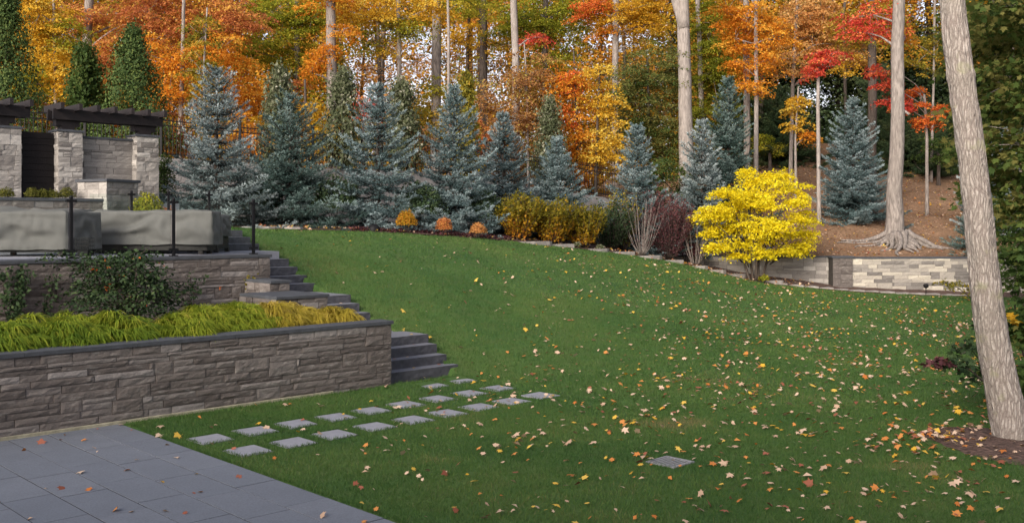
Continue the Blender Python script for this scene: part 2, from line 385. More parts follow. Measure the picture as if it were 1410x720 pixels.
cp = np.array(cp)
def _U(r): return np.where(r > 1e-9, r * r * np.log(np.maximum(r, 1e-9)), 0)
nC = len(cp)
K = _U(np.linalg.norm(cp[:, None, :2] - cp[None, :, :2], axis=2)) + np.eye(nC) * .6
P_ = np.column_stack([np.ones(nC), cp[:, :2]])
A_ = np.vstack([np.hstack([K, P_]), np.hstack([P_.T, np.zeros((3, 3))])])
W_ = np.linalg.solve(A_, np.concatenate([cp[:, 2], np.zeros(3)]))
def lawn_z(x, y):
    x = np.atleast_1d(np.asarray(x, float)); y = np.atleast_1d(np.asarray(y, float))
    z = np.empty(len(x))
    for i in range(0, len(x), 20000):
        q = np.column_stack([x[i:i + 20000], y[i:i + 20000]])
        z[i:i + 20000] = _U(np.linalg.norm(q[:, None] - cp[None, :, :2], axis=2)) @ W_[:nC] + W_[nC] + q @ W_[nC + 1:]
    t, s = TS(x, y)
    under = (t < 1.5) & (s > 0) & (s < 8.6)                       # below the stairs
    z = np.where(under, np.minimum(z, np.interp(s, [0, .2, 1.4, 2.6, 3.45, 4.7, 6.2, 8.6], [0, -.1, .45, .6, .9, 1.0, 1.6, 2.2])), z)
    z = np.where((t < 0.1) & (s > -.1), np.minimum(z, 0.0), z)
    z = np.where((t < 1.5) & (s <= 0), np.clip(z, -.02, .02), z)
    z = np.where((t < -4.7) & (s <= .2), -.03, z)                  # below the patio
    return z
def De(px): return lerp_tab([(r[0], r[1]) for r in EDGE], px)
DB = [(-400, 26), (-200, 27), (0, 28.5), (220, 31), (430, 33.5), (560, 35.5), (815, 40), (870, 40), (915, 38.8), (1158, 37.4), (1480, 38.1), (1900, 39)]
def Db(px): return lerp_tab(DB, px)
FOOT = [(-400, 2.8), (220, 2.9), (430, 2.85), (560, 2.75), (700, 2.55), (815, 2.35), (915, 1.45), (1040, .8), (1158, .42), (1335, .2), (1500, .1), (1900, .1)]
BACK = [(-400, 4.9), (220, 4.85), (430, 4.64), (560, 4.67), (815, 4.0), (860, 3.7), (915, 1.62), (1040, 1.52), (1335, 1.47), (1900, 1.47)]
def back_z(px, D):
    z0 = lerp_tab(BACK, px); d = np.maximum(0, np.asarray(D, float) - Db(px))
    g = lerp_tab([(-400, .03), (560, .03), (815, .05), (960, .20), (1100, .25), (1900, .25)], px)
    far = np.minimum(d, 26)
    return z0 + g * far + np.maximum(0, d - 26) * .02
def bed_z(px, D):
    px = float(px); d0, d1 = float(De(px)), float(Db(px))
    ze = float(lawn_z([(px - 705) / FOC * d0], [d0])[0]); f = min(1, max(0, (D - d0) / (d1 - d0)))
    return ze + (float(lerp_tab(FOOT, px)) - ze) * f
def pix(x, y): return 705 + FOC * x / y
def ground_z(px, D):
    D = float(D)
    if D <= De(px): return float(lawn_z([(px - 705) / FOC * D], [D])[0])
    if D <= Db(px): return bed_z(px, D)
    return float(back_z(px, D))
def gp(px, D): return np.array([(px - 705) / FOC * D, D, ground_z(px, D)])

def sheet(name, cols, rowsfun, zfun, mat, jitter=0):
    V = []; nr = None
    for px in cols:
        Ds = rowsfun(px); nr = len(Ds); x = (px - 705) / FOC * Ds
        V.append(np.column_stack([x, Ds, zfun(px, x, Ds)]))
    V = np.vstack(V); nc = len(cols)
    i, j = np.meshgrid(np.arange(nc - 1), np.arange(nr - 1), indexing='ij')
    a = (i * nr + j).ravel(); q = np.column_stack([a, a + nr, a + nr + 1, a + 1])
    me = mesh_arrays(name, V, q.ravel(), np.full(len(q), 4), None, [mat], None, True)
    return tag(mk(name, me), kind='structure')
def wob(px): return np.interp(px, np.linspace(-400, 1900, 120), np.random.RandomState(4).normal(0, .10, 120))
def lawn_rows(px):
    d1 = De(px) + wob(px)
    return np.concatenate([np.linspace(5.0, 12, 40)[:-1], np.linspace(12, d1, 150)])
sheet('lawn', np.linspace(-320, 1780, 330), lawn_rows, lambda px, x, D: lawn_z(x, D), M['lawn'])
def bump_field(x, y, s, a, seed=0):
    return np.array([mnoise.noise(Vector((u * s, v * s, seed))) * a for u, v in zip(x, y)])
sheet('planting_bed', np.linspace(-320, 1780, 260), lambda px: np.linspace(De(px) + wob(px) - .03, Db(px) + .1, 22),
      lambda px, x, D: np.array([bed_z(px, d) for d in D]) + .012 + bump_field(x, D, 2.2, .035) * np.clip((D - D[0]) * 3, 0, 1), M['mulch'])
sheet('hillside', np.linspace(-400, 1900, 220), lambda px: np.concatenate([np.linspace(Db(px) + .15, 64, 60), np.linspace(68, 1200, 14)]),
      lambda px, x, D: back_z(px, D) + bump_field(x, D, .7, .16, 3) * np.clip((D - D[0]) * .8, 0, 1), M['litter'])

# patio of staggered bluestone slabs
pb = MB(3); rr = random.Random(11)
t1 = -4.72
for k in range(16):
    t0 = t1 - .49; s = -.02 - rr.random() * .5; first = True; s_hi = -.012
    while s_hi > -14:
        s_lo = s if first else s_hi - .98
        first = False
        pb.box_ts(t0 + .007, t1 - .007, s_lo + .007, s_hi - .007, -.06, .003 + rr.random() * .005, rr.random(), 0, .0015)
        s_hi = s_lo
    t1 = t0
o = pb.build('patio', [M['paving']]); tag(o, kind='structure')
pb = MB(); pb.box_ts(-13, -4.73, -14, -.01, -.12, -.0015); M['joint'] = plain('dark_joint_sand', (.008, .008, .008), .95, .1)
tag(pb.build('patio_joints', [M['joint']]), kind='structure')

# ------------------------------------------------------------------ stone walls
def stone_face(mb, p0, e, nrm, length, z0, z1, seed, ch=(.10, .155), lw=(.28, .75), rough=.016, m=0, cell=.09, split=.35, tlo=0, thi=1):
    """courses of split blocks, each its own rough face, on a vertical plane starting at p0 and running along e"""
    r = random.Random(seed); p0 = np.asarray(p0, float)[:2]; e = np.asarray(e, float); nrm = np.asarray(nrm, float)
    hs = []; z = z0
    while z < z1 - 1e-6:
        h = r.uniform(*ch)
        if z1 - (z + h) < ch[0] * .8: h = z1 - z
        hs.append((z, z + h)); z += h
    taken = {}
    def block(a, b, zb, zt):
        g = .004
        a, b, zb, zt = a + g, b - g, zb + g * .7, zt - g * .7
        if b - a < .02: return
        nu = max(2, int((b - a) / cell) + 1); nv = max(2, int((zt - zb) / (cell * .7)) + 1)
        out = r.uniform(.002, .024); ph = r.random() * 50; tone = min(1, max(0, r.gauss(.47, .31))); tone = tlo + tone * (thi - tlo)
        V = []
        for i in range(nu + 1):
            for j in range(nv + 1):
                u = a + (b - a) * i / nu; z = zb + (zt - zb) * j / nv
                edge = i in (0, nu) or j in (0, nv)
                q = p0 + e * u
                d = out + (mnoise.noise(Vector((u * 6 + ph, z * 14, ph))) * rough * 1.3 + r.uniform(-.3, .3) * rough if not edge else -.006)
                V.append((*(q + nrm * d), z))
        F = [[i * (nv + 1) + j, (i + 1) * (nv + 1) + j, (i + 1) * (nv + 1) + j + 1, i * (nv + 1) + j + 1] for i in range(nu) for j in range(nv)]
        n0 = len(V); ring = [i * (nv + 1) for i in range(nu + 1)] + [nu * (nv + 1) + j for j in range(1, nv + 1)] + [i * (nv + 1) + nv for i in range(nu - 1, -1, -1)] + [j for j in range(nv - 1, 0, -1)]
        for k in ring: v = V[k]; V.append((v[0] - nrm[0] * .05, v[1] - nrm[1] * .05, v[2]))
        for k in range(len(ring)):
            k2 = (k + 1) % len(ring); F.append([ring[k2], ring[k], n0 + k, n0 + k2])
        mb.add(V, F, tone, m)
    for k, (zb, zt) in enumerate(hs):
        u = -r.random() * .3
        while u < length:
            wd = r.uniform(*lw); a, b = max(0, u), min(length, u + wd); u += wd
            if length - u < lw[0] * .5: b = length; u = length
            segs = [(a, b)]
            for (ta, tb) in taken.get(k, []):
                segs = [x for sa, sb in segs for x in ((sa, min(sb, ta)), (max(sa, tb), sb)) if x[1] - x[0] > 1e-4]
            for sa, sb in segs:
                if k + 1 < len(hs) and sb - sa < .6 and sb - sa > .2 and r.random() < split * .45:
                    taken.setdefault(k + 1, []).append((sa, sb)); block(sa, sb, zb, hs[k + 1][1])
                elif r.random() < split * .4 and zt - zb > .12:
                    zm = zb + (zt - zb) * r.uniform(.4, .6); block(sa, sb, zb, zm); block(sa, sb, zm, zt)
                else: block(sa, sb, zb, zt)
def wall_body(t0, t1, s0, s1, z0, z1, seed, mats, faces=('front',), **kw):
    mb = MB(seed); mb.box_ts(t0 + .012, t1 - .012, s0 + .012, s1 - .012, z0, z1 - .004, .5, 1)
    if 'front' in faces: stone_face(mb, L(t0, s0), E1, -E2, t1 - t0, z0, z1, seed, **kw)
    if 'left' in faces: stone_face(mb, L(t0, s1), -E2, -E1, s1 - s0, z0, z1, seed + 1, **kw)
    if 'right' in faces: stone_face(mb, L(t1, s0), E2, E1, s1 - s0, z0, z1, seed + 2, **kw)
    if 'back' in faces: stone_face(mb, L(t1, s1), -E1, E2, t1 - t0, z0, z1, seed + 3, **kw)
    return mb
def coping(mb, t0, t1, s0, s1, z0, z1, seg=1.5, bevel=.008):
    k = max(1, int(round((t1 - t0) / seg)))
    for i in range(k):
        a, b = t0 + (t1 - t0) * i / k, t0 + (t1 - t0) * (i + 1) / k
        mb.box_ts(a + .002, b - .002, s0, s1, z0 + mb.rng.uniform(0, .002), z1 + mb.rng.uniform(-.002, .002), None, 0, bevel)

SM = [M['stone'], M['mortar']]
root = thing('stone_wall', 'long grey-brown stone planter wall with dark coping beside the patio', 'wall', L(-4, 0, 0))
wall_body(-9, 0, 0, .32, -.02, 1.06, 21, SM, ('front', 'right'), ch=(.055, .125), lw=(.28, 1.0), split=.55, cell=.05, rough=.010).build('wall', SM, root)
mb = MB(2); coping(mb, -9, .035, -.035, .36, 1.06, 1.12); mb.build('coping', M['bluestone'], root)
mb = MB(2); mb.box_ts(-9, -1.2, -.028, .0, -.1, .05, None, 0, .006); mb.build('footing', M['footing'], root)

root = thing('stone_wall', 'upper grey-brown stone retaining wall under the glass railing and covered furniture', 'wall', L(-4, 4.3, 1))
wall_body(-10, .15, 4.3, 4.6, .9, 2.11, 33, SM, ('front', 'right'), ch=(.065, .13), lw=(.25, .8), split=.5, cell=.07, rough=.010).build('wall', SM, root)
mb = MB(3); coping(mb, -10, .185, 4.265, 4.75, 2.11, 2.17); mb.build('coping', M['bluestone'], root)

for t0, t1_, s0, s1, z, lab, sd in ((t_at(380, 2.0), .02, 2.0, 3.3, 1.48, 'short stepped stone cheek wall beside the stairs, behind the golden grass', 41),
                                    (t_at(372, 3.3), -.0, 3.3, 4.27, 1.69, 'higher stone cheek wall stub tucked against the upper wall end', 45)):
    root = thing('stone_wall', lab, 'wall', L(t0, s0, .9), 'stepped cheek walls beside the stairs')
    wall_body(t0, t1_, s0, s1, .8, z - .055, sd, SM, ('front', 'right', 'left'), ch=(.09, .13), lw=(.2, .4), rough=.012).build('wall', SM, root)
    mb = MB(sd); coping(mb, t0 - .01, t1_ + .03, s0 - .035, s1, z - .055, z); mb.build('coping', M['bluestone'], root)
mb = MB(); mb.box_ts(-.32, 0, .36, 4.25, .0, 1.0, .5, 0)     # planter side towards the stairs
mb2 = MB(9); stone_face(mb2, L(0.012, .36), E2, E1, 3.9, 0, 1.06, 77)
root = thing('stone_wall', 'low planter side wall running back beside the stairs, mostly hidden', 'wall', L(-.15, 2, 0))
mb.build('wall_core', M['mortar'], root); mb2.build('wall', SM, root)

mb = MB(5); mb.box_ts(-9, -.33, .33, 4.29, .2, 1.03); tag(mb.build('planter_soil', M['mulch']), kind='structure')

# stairs of split bluestone
def slab_step(mb, t0, t1, s0, s1, z0, z1, seed, rough=.010):
    r = random.Random(seed); nu, nv = max(4, int((t1 - t0) / .05)), 4
    a0, a1 = L(t0, s0), L(t1, s0)
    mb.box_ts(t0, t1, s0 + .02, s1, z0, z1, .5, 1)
    V = []
    for i in range(nu + 1):
        for j in range(nv + 1):
            t = t0 + (t1 - t0) * i / nu; z = z0 + (z1 - z0) * j / nv
            d = 0 if j == nv else (mnoise.noise(Vector((t * 7, z * 12, seed))) * rough + r.uniform(-.3, .3) * rough)
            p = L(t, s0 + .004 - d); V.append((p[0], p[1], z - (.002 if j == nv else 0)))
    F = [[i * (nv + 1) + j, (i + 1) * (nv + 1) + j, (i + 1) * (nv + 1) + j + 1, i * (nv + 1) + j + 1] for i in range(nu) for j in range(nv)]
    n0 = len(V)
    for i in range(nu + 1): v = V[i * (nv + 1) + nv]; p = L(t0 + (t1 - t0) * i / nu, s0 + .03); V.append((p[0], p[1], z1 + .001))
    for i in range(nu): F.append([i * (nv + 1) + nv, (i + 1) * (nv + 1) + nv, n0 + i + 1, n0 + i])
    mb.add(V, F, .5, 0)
root = thing('stone_stairs', 'dark bluestone garden stairs climbing between the stone walls and the lawn', 'stairs', L(.8, .2, 0))
for k, (s0, z1) in enumerate(STEPS):
    s1 = STEPS[k + 1][0] + .1 if k + 1 < len(STEPS) else 6.3
    mb = MB(k); z0 = z1 - .17
    slab_step(mb, (.02 if s0 < 4 else .2), (1.72 if k < 5 else 1.58) + .03 * math.sin(k * 5), s0, s1, z0 if k else -.1, z1, k)
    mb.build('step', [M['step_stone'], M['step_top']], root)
mb = MB(); mb.box_ts(-12, .14, 4.76, 6.2, 1.5, 2.165); mb.box_ts(-12, 1.5, 6.2, 8.3, 1.6, 2.168)
tag(mb.build('terrace', M['flag']), kind='structure')
root = thing('stone_stairs', 'short dark stone steps rising from the terrace beside the covered furniture', 'stairs', L(.8, 7.5, 2.17))
for k, (s0, z1) in enumerate(((7.1, 2.33), (7.5, 2.48), (7.88, 2.64))):
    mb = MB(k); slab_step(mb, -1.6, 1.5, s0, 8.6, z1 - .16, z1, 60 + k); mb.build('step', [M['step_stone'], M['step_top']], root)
mb = MB(); mb.box_ts(-14, 1.2, 8.5, 12.3, 1.6, 2.66); mb.box_ts(-14, 2.0, 12.3, 16, 1.6, 3.36)
tag(mb.build('upper_terrace', M['flag']), kind='structure')

# stepping stones and drain grate
cells = [(290, 605), (352, 594), (408, 584), (462, 575), (512, 566), (558, 557.5), (603, 549.5), (646, 542), (686, 535),
         (342, 621), (404, 610), (460, 599), (516, 588), (568, 578.5), (615, 569.5), (660, 561), (705, 553), (744, 545), (594, 531), (633, 524)]
WHERE = {0: 'nearest the patio in the row by the stone wall', 8: 'far end of the row by the stone wall', 9: 'nearest the patio in the outer row', 17: 'far end of the outer row', 18: 'at the foot of the stairs, beside the wall corner', 19: 'at the foot of the stairs, farther from the wall'}
ords = ['first', 'second', 'third', 'fourth', 'fifth', 'sixth', 'seventh', 'eighth', 'ninth']
for i, (px, py) in enumerate(cells):
    D = FOC * CAMZ / (py - HOR); x = (px - 705) / FOC * D; z = float(lawn_z([x], [D])[0])
    D = FOC * (CAMZ - z) / (py - HOR); x = (px - 705) / FOC * D
    t, s = TS(x, D); rs = random.Random(i)
    pts = []
    for a, b in ((-1, -1), (1, -1), (1, 1), (-1, 1)):
        pts.append(L(t + a * (.22 + rs.uniform(-.012, .012)), s + b * (.235 + rs.uniform(-.012, .012))))
    mb = MB(i); mb.prism(pts, -.06, .014, None, 0, .004)
    for v in mb.V[0]: v[2] += z
    lab = WHERE.get(i) or ('%s from the patio in the %s' % (ords[i % 9], 'row by the stone wall' if i < 9 else 'outer row'))
    tag(mb.build('stepping_stone', M['flag'], None, (x, D, z)), 'grey stepping stone, ' + lab, 'stepping stone', 'stepping stones across the lawn')
p = gp(923, 11.5); t, s = TS(p[0], p[1])
root = thing('drain_grate', 'square grey slotted drain grate set in the leafy lawn', 'drain grate', p)
fr_ = MB(1); h = .205
for a, b, c, d in ((-h, h, -h, -h + .03), (-h, h, h - .03, h), (-h, -h + .03, -h + .03, h - .03), (h - .03, h, -h + .03, h - .03)):
    fr_.box_ts(t + a, t + b, s + c, s + d, p[2] - .05, p[2] + .014)
fr_.build('frame', M['grate'], root)
for k in range(7):
    mb = MB(k); c = -h + .03 + (k + .5) * (2 * h - .06) / 7
    mb.box_ts(t - h + .03, t + h - .03, s + c - .012, s + c + .012, p[2] - .045, p[2] + .009); mb.build('bar', M['grate'], root)
mb = MB(); mb.box_ts(t - h + .02, t + h - .02, s - h + .02, s + h - .02, p[2] - .12, p[2] - .05); mb.build('sump', M['mortar'], root)

# right stone wall
def px_wall(name, pts, z1, th, seed, mats, parent, cap=None, z0f=None, **kw):
    """stone wall along a polyline of (px, D)"""
    P = [np.array([(a - 705) / FOC * d, d]) for a, d in pts]
    mb = MB(seed); cb = MB(seed)
    for k in range(len(P) - 1):
        e = P[k + 1] - P[k]; ln = np.linalg.norm(e); e /= ln; nb = np.array([-e[1], e[0]])
        z0 = z0f
        mb.prism([P[k] + nb * .012 + e * .01, P[k + 1] + nb * .012 - e * .01, P[k + 1] + nb * th - e * .01, P[k] + nb * th + e * .01], z0, z1 - .004, .5, 1)
        stone_face(mb, P[k], e, -nb, ln, z0, z1, seed + k, **kw)
        if cap: cb.prism([P[k] - nb * .04, P[k + 1] - nb * .04, P[k + 1] + nb * (th + .02), P[k] + nb * (th + .02)], z1, z1 + cap)
    o = mb.build(name, mats, parent)
    if cap: cb.build('coping', M['bluestone'], parent)
    return o
CM = [M['stone_cream'], M['mortar']]
root = thing('stone_wall', 'cream and grey block retaining wall right of the square pier, below the big rooted trunk', 'wall', at(1300, 408, 37.4))
px_wall('wall', [(1173, 37.25), (1560, 38.0)], 1.47, .35, 51, CM, root, .06, -.1, ch=(.12, .145), lw=(.3, .8), split=.12, cell=.14, rough=.015)
root = thing('stone_wall', 'shaded grey block retaining wall behind the small yellow tree', 'wall', at(1060, 395, 37.8))
px_wall('wall', [(913, 39.0), (1150, 37.5)], 1.50, .35, 57, [M['stone_pale'], M['mortar']], root, .06, .1, ch=(.14, .165), lw=(.35, .85), split=.12, cell=.14, rough=.015, tlo=.15, thi=.95)
root = thing('stone_pier', 'darker grey square stone pier in the retaining wall between its two wings', 'pier', at(1160, 400, 37.2))
a, b = np.array(at(1147, 0, 37.1)), np.array(at(1174, 0, 37.15)); e = (b - a)[:2]; ln = np.linalg.norm(e); e = e / ln; nb = np.array([-e[1], e[0]])
mb = MB(4); mb.prism([a[:2] + nb * .012, b[:2] + nb * .012, b[:2] + nb * .6, a[:2] + nb * .6], -.1, 1.5, .5, 1)
stone_face(mb, a, e, -nb, ln, -.1, 1.5, 5, ch=(.14, .17), lw=(.3, .5), m=0, cell=.12, thi=.6); stone_face(mb, b, nb, e, .6, -.1, 1.5, 6, ch=(.14, .17), lw=(.3, .5), cell=.12, thi=.6)
mb.build('shaft', SM, root)
mb = MB(4); mb.prism([a[:2] - nb * .05 - e * .05, b[:2] - nb * .05 + e * .05, b[:2] + nb * .65 + e * .05, a[:2] + nb * .65 - e * .05], 1.5, 1.57); mb.build('coping', M['bluestone'], root)
# flat flags at its foot
rs = random.Random(8)
mb = MB(8)
for k in range(13):
    px = 1075 + k * 21; d0 = De(px) + .12; p = at(px, 0, d0); wd = .56
    q = [(p[0] - wd / 2, d0 + rs.uniform(-.1, .05)), (p[0] + wd / 2 - .02, d0 + rs.uniform(-.1, .05)), (p[0] + wd / 2 - .02, d0 + .62), (p[0] - wd / 2, d0 + .62)]
    z = ground_z(px, De(px) - .01)
    mb.prism(q, z - .1, z + .05 + rs.uniform(0, .02), None, 0, .01)
tag(mb.build('stone_path', M['edge_stone']), kind='structure')

# flat edging stones along the planting bed
edges = [(355, 27.2, .9, 'leftmost, under the first two spruces'), (405, 27.5, .5, 'small one under the second spruce'), (735, 31.8, 1.35, 'left of the golden bushes, long and pale'), (772, 32.7, 1.1, 'in front of the rightmost golden bush'),
         (822, 33.5, .9, 'before the dark evergreen shrubs'), (858, 34.1, 1.0, 'before the bare purple shrub, left end'), (893, 34.5, 1.1, 'directly before the bare purple stems'), (925, 35.0, 1.0, 'before the burgundy bushes, tipped'),
         (958, 35.35, .8, 'below the second bare shrub'), (985, 35.8, .7, 'half sunk left of the yellow tree'), (1012, 36.2, .8, 'behind and left of the yellow tree trunk'), (1063, 36.4, .9, 'just right of the yellow tree trunk')]
for k, (px, D, ln, lab) in enumerate(edges):
    p = gp(px, D); q2 = gp(px + 8, D + (De(px + 8) - De(px))); an = math.atan2(q2[1] - p[1], q2[0] - p[0]); rs = random.Random(k)
    ca, sa = math.cos(an), math.sin(an); pts = []
    for x, y in ((-.5, -.5), (-.1, -.6), (.35, -.5), (.5, -.2), (.48, .5), (0, .55), (-.45, .45)):
        x, y = (x + rs.uniform(-.05, .05)) * ln, (y + rs.uniform(-.08, .08)) * .42; pts.append((p[0] + x * ca - y * sa, p[1] + x * sa + y * ca))
    mb = MB(k); mb.prism(pts, p[2] - .08, p[2] + .05 + rs.uniform(0, .03), None, 0, .012)
    tag(mb.build('edging_stone', M['edge_stone'], None, p), 'flat pale edging stone by the lawn, ' + lab, 'edging stone', 'flat stones edging the bed')

# concrete wall and iron fence
CW = [(-200, 27), (0, 28.5), (220, 31), (430, 33.5), (560, 35.5), (690, 37.7), (850, 40.5)]
root = thing('concrete_wall', 'plain grey concrete retaining wall behind the blue spruces', 'wall', gp(430, 33.4))
mb = MB(1); P = [at(a, 0, d)[:2] for a, d in CW]
for k in range(len(P) - 1):
    e = P[k + 1] - P[k]; e = e / np.linalg.norm(e); nb = np.array([-e[1], e[0]])
    z0, z1 = float(lerp_tab(BACK, CW[k][0])) + .05, float(lerp_tab(BACK, CW[k + 1][0])) + .05
    q = [P[k], P[k + 1], P[k + 1] + nb * .25, P[k] + nb * .25]
    V = [(*a, 1.5) for a in q] + [(q[0][0], q[0][1], z0), (q[1][0], q[1][1], z1), (q[2][0], q[2][1], z1), (q[3][0], q[3][1], z0)]
    mb.add(V, [[3, 2, 1, 0], [4, 5, 6, 7], [0, 1, 5, 4], [1, 2, 6, 5], [2, 3, 7, 6], [3, 0, 4, 7]])
mb.build('wall', M['concrete'], root)
root = thing('iron_fence', 'black iron picket fence on top of the concrete wall behind the spruces', 'fence', gp(430, 33.6))
for k in range(len(P) - 1):
    za, zb_ = float(lerp_tab(BACK, CW[k][0])) + .05, float(lerp_tab(BACK, CW[k + 1][0])) + .05
    ln = np.linalg.norm(P[k + 1] - P[k]); nb_ = max(1, int(round(ln / 2.4)))
    for b in range(nb_):
        f0, f1 = b / nb_, (b + 1) / nb_
        A0 = np.array([*(P[k] + (P[k + 1] - P[k]) * f0), za + (zb_ - za) * f0]) + [0, .12, 0]; A1 = np.array([*(P[k] + (P[k + 1] - P[k]) * f1), za + (zb_ - za) * f1]) + [0, .12, 0]
        mb = MB(); mb.box(A0 + [0, 0, .68], (.07, .07, 1.36)); mb.lathe(A0 + [0, 0, 1.36], [(.04, 0), (.05, .02), (.035, .05), (.0, .07)], 8); mb.build('post', M['iron'], root)
        mb = MB()
        for h in (.12, 1.02, 1.18): mb.bar(A0 + [0, 0, h], A1 + [0, 0, h], .03, .03)
        npk = int(np.linalg.norm(A1 - A0) / .115)
        for q in range(1, npk):
            b0 = A0 + (A1 - A0) * q / npk; mb.bar(b0 + [0, 0, .05], b0 + [0, 0, 1.3], .016, .016)
        mb.build('picket_panel', M['iron'], root)

# ------------------------------------------------------------------ pavilion, railing, covers
PM = [M['stone_pale'], M['mortar']]
PT, PS = -1.04, 12.86                                     # left front corner of the near pillar
root = thing('stone_screen', 'pale stone screen of two pillars and a recessed panel under the timber pergola', 'stone screen', L(PT, PS, 3.3))
for t0 in (PT, PT + 2.08):
    wall_body(t0, t0 + .62, PS, PS + .62, 3.0, 5.2, 70 + int(t0 * 3), PM, ('front', 'left', 'right'), ch=(.12, .16), lw=(.2, .45), cell=.1).build('pillar', PM, root)
    mb = MB(2); mb.box_ts(t0 - .04, t0 + .66, PS - .04, PS + .66, 5.2, 5.26, None, 0, .01); mb.build('pillar_cap', M['bluestone'], root)
wall_body(PT + .62, PT + 2.08, PS + .28, PS + .5, 3.0, 5.08, 88, PM, ('front',), ch=(.14, .18), lw=(.35, .7), cell=.12, thi=.5).build('panel', PM, root)
mb = MB(2); mb.box_ts(PT + .64, PT + 2.06, PS + .24, PS + .54, 5.08, 5.14); mb.build('panel_cap', M['bluestone'], root)
root = thing('stone_pillar', 'stone pillar at the left edge of the picture, left of the dark slatted gate', 'pillar', L(PT - 1.3, PS, 3.3))
wall_body(PT - 1.75, PT - .9, PS, PS + .62, 3.0, 5.2, 95, PM, ('front', 'left', 'right'), ch=(.12, .16), lw=(.2, .45), cell=.1, rough=.01).build('shaft', PM, root)
mb = MB(2); mb.box_ts(PT - 1.79, PT - .86, PS - .04, PS + .66, 5.2, 5.26, None, 0, .01); mb.build('coping', M['bluestone'], root)
def pergola(t0, t1, supports, label, n_raft):
    root = thing('pergola', label, 'pergola', L(t0, PS, 5.26), 'dark timber pergolas')
    for ds in (.06, .46):
        mb = MB(); mb.box_ts(t0, t1, PS + ds, PS + ds + .1, 5.52, 5.80, None, 0, .01); mb.build('beam', M['wood_dark'], root)
    for ts in supports:
        mb = MB(); mb.box_ts(ts - .17, ts + .17, PS + .16, PS + .46, 5.26, 5.70); mb.build('post', M['wood_dark'], root)
        mb = MB(); mb.box_ts(ts - .3, ts + .3, PS + .165, PS + .455, 5.36, 5.52); mb.build('bracket', M['wood_dark'], root)
    for k in range(n_raft):
        tt = t0 + .06 + (t1 - t0 - .2) * k / max(1, n_raft - 1)
        mb = MB(); mb.box_ts(tt, tt + .09, PS - .32, PS + .95, 5.76, 5.93, None, 0, .01); mb.build('rafter', M['wood_dark'], root)
pergola(PT - .1, PT + 2.85, (PT + .31, PT + 2.39), 'dark timber pergola beams on the stone screen above the covered furniture', 7)
pergola(PT - 3.2, PT - .66, (PT - 1.3,), 'dark timber pergola end on the pillar at the left picture edge', 6)
root = thing('slatted_gate', 'dark horizontal board gate between two pale stone pillars', 'gate', L(PT - .45, PS + .3, 3.3))
for k in range(11):
    mb = MB(); mb.box_ts(PT - .9, PT + .02, PS + .27, PS + .31, 3.36 + k * .165, 3.36 + k * .165 + .157); mb.build('board', M['gate_wood'], root)
mb = MB(); mb.box_ts(PT - .9, PT + .02, PS + .315, PS + .34, 3.36, 5.17); mb.build('backing', M['wood_dark'], root)
# low wall and hearth in front
root = thing('stone_wall', 'low stone terrace wall with dark coping under small clipped box balls', 'wall', L(-3, 11.5, 2.66))
wall_body(-9, -.35, 11.5, 11.85, 2.6, 3.36, 103, SM, ('front', 'right'), ch=(.12, .16), lw=(.3, .7), cell=.12, tlo=.3).build('wall', SM, root)
mb = MB(2); coping(mb, -9, -.33, 11.46, 11.9, 3.36, 3.43); mb.build('coping', M['bluestone'], root)
hc = at(146, 280, 26.3); root = thing('stone_hearth', 'squat stone plinth with dark cap standing before the pergola screen', 'plinth', hc)
a0 = math.radians(66); e = np.array([math.cos(a0), math.sin(a0)]); nb = np.array([-e[1], e[0]]); c0 = at(147, 0, 24.9)[:2]
mb = MB(6); hz0, hz1 = 2.66, 3.87
fr2 = [c0 - nb * 0, c0 + e * 1.05, c0 + e * 1.05 + nb * 1.0, c0 + nb * 1.0]
mb.prism([c0 + (e + nb) * .012, c0 + e * 1.04 + nb * .012, c0 + e * 1.04 + nb * .99, c0 + e * .012 + nb * .99], hz0, hz1 - .01, .5, 1)
stone_face(mb, c0, e, -nb, 1.05, hz0, hz1, 111, ch=(.14, .2), lw=(.25, .55), cell=.1, tlo=.15, thi=.6); stone_face(mb, c0 + nb * 1.0, -nb, -e, 1.0, hz0, hz1, 115, ch=(.14, .2), lw=(.25, .5), cell=.1, tlo=.35)
mb.build('body', PM, root)
mb = MB(); mb.prism([c0 - (e + nb) * .05, c0 + e * 1.1 - nb * .05, c0 + e * 1.1 + nb * 1.05, c0 - e * .05 + nb * 1.05], hz1, hz1 + .07, None, 0, .01); mb.build('cap', M['bluestone'], root)

def rail_post(root, p, h=1.1):
    mb = MB(); mb.box(p + [0, 0, h / 2], (.05, .05, h), rz=.77); mb.lathe(p + [0, 0, h], [(.036, 0), (.03, .03), (0, .04)], 10)
    o = mb.build('post', M['iron'], root)
    mb = MB(); mb.box(p + [0, 0, .012], (.13, .13, .024), rz=.77); mb.build('base_plate', M['iron'], o).location = (0, 0, 0)
    for hh in (.13, h - .06):
        mb = MB(); mb.bar(p + [-.09 * E1[0], -.09 * E1[1], hh], p + [.09 * E1[0], .09 * E1[1], hh], .05, .045); mb.build('clamp', M['iron'], o)
root = thing('glass_railing', 'frameless glass railing with black posts along the upper wall coping', 'railing', L(-2, 4.5, 2.17))
ts_ = [-7.6, -5.9, t_at(98, 4.5), t_at(239, 4.5), t_at(349, 4.5)]
for t in ts_: rail_post(root, L(t, 4.5, 2.17))
for a, b in zip(ts_[:-1], ts_[1:]):
    mb = MB(); mb.box_ts(a + .06, b - .06, 4.494, 4.506, 2.25, 3.24); mb.build('glass_panel', M['glass'], root)
root = thing('glass_railing', 'second glass railing with short black posts behind the covered furniture', 'railing', at(230, 300, 25))
pts = [at(px, 0, D) * [1, 1, 0] + [0, 0, 2.66] for px, D in ((120, 23.9), (181, 24.1), (232, 24.3), (288, 24.6))]
for p in pts[1:]: rail_post(root, p, .92)
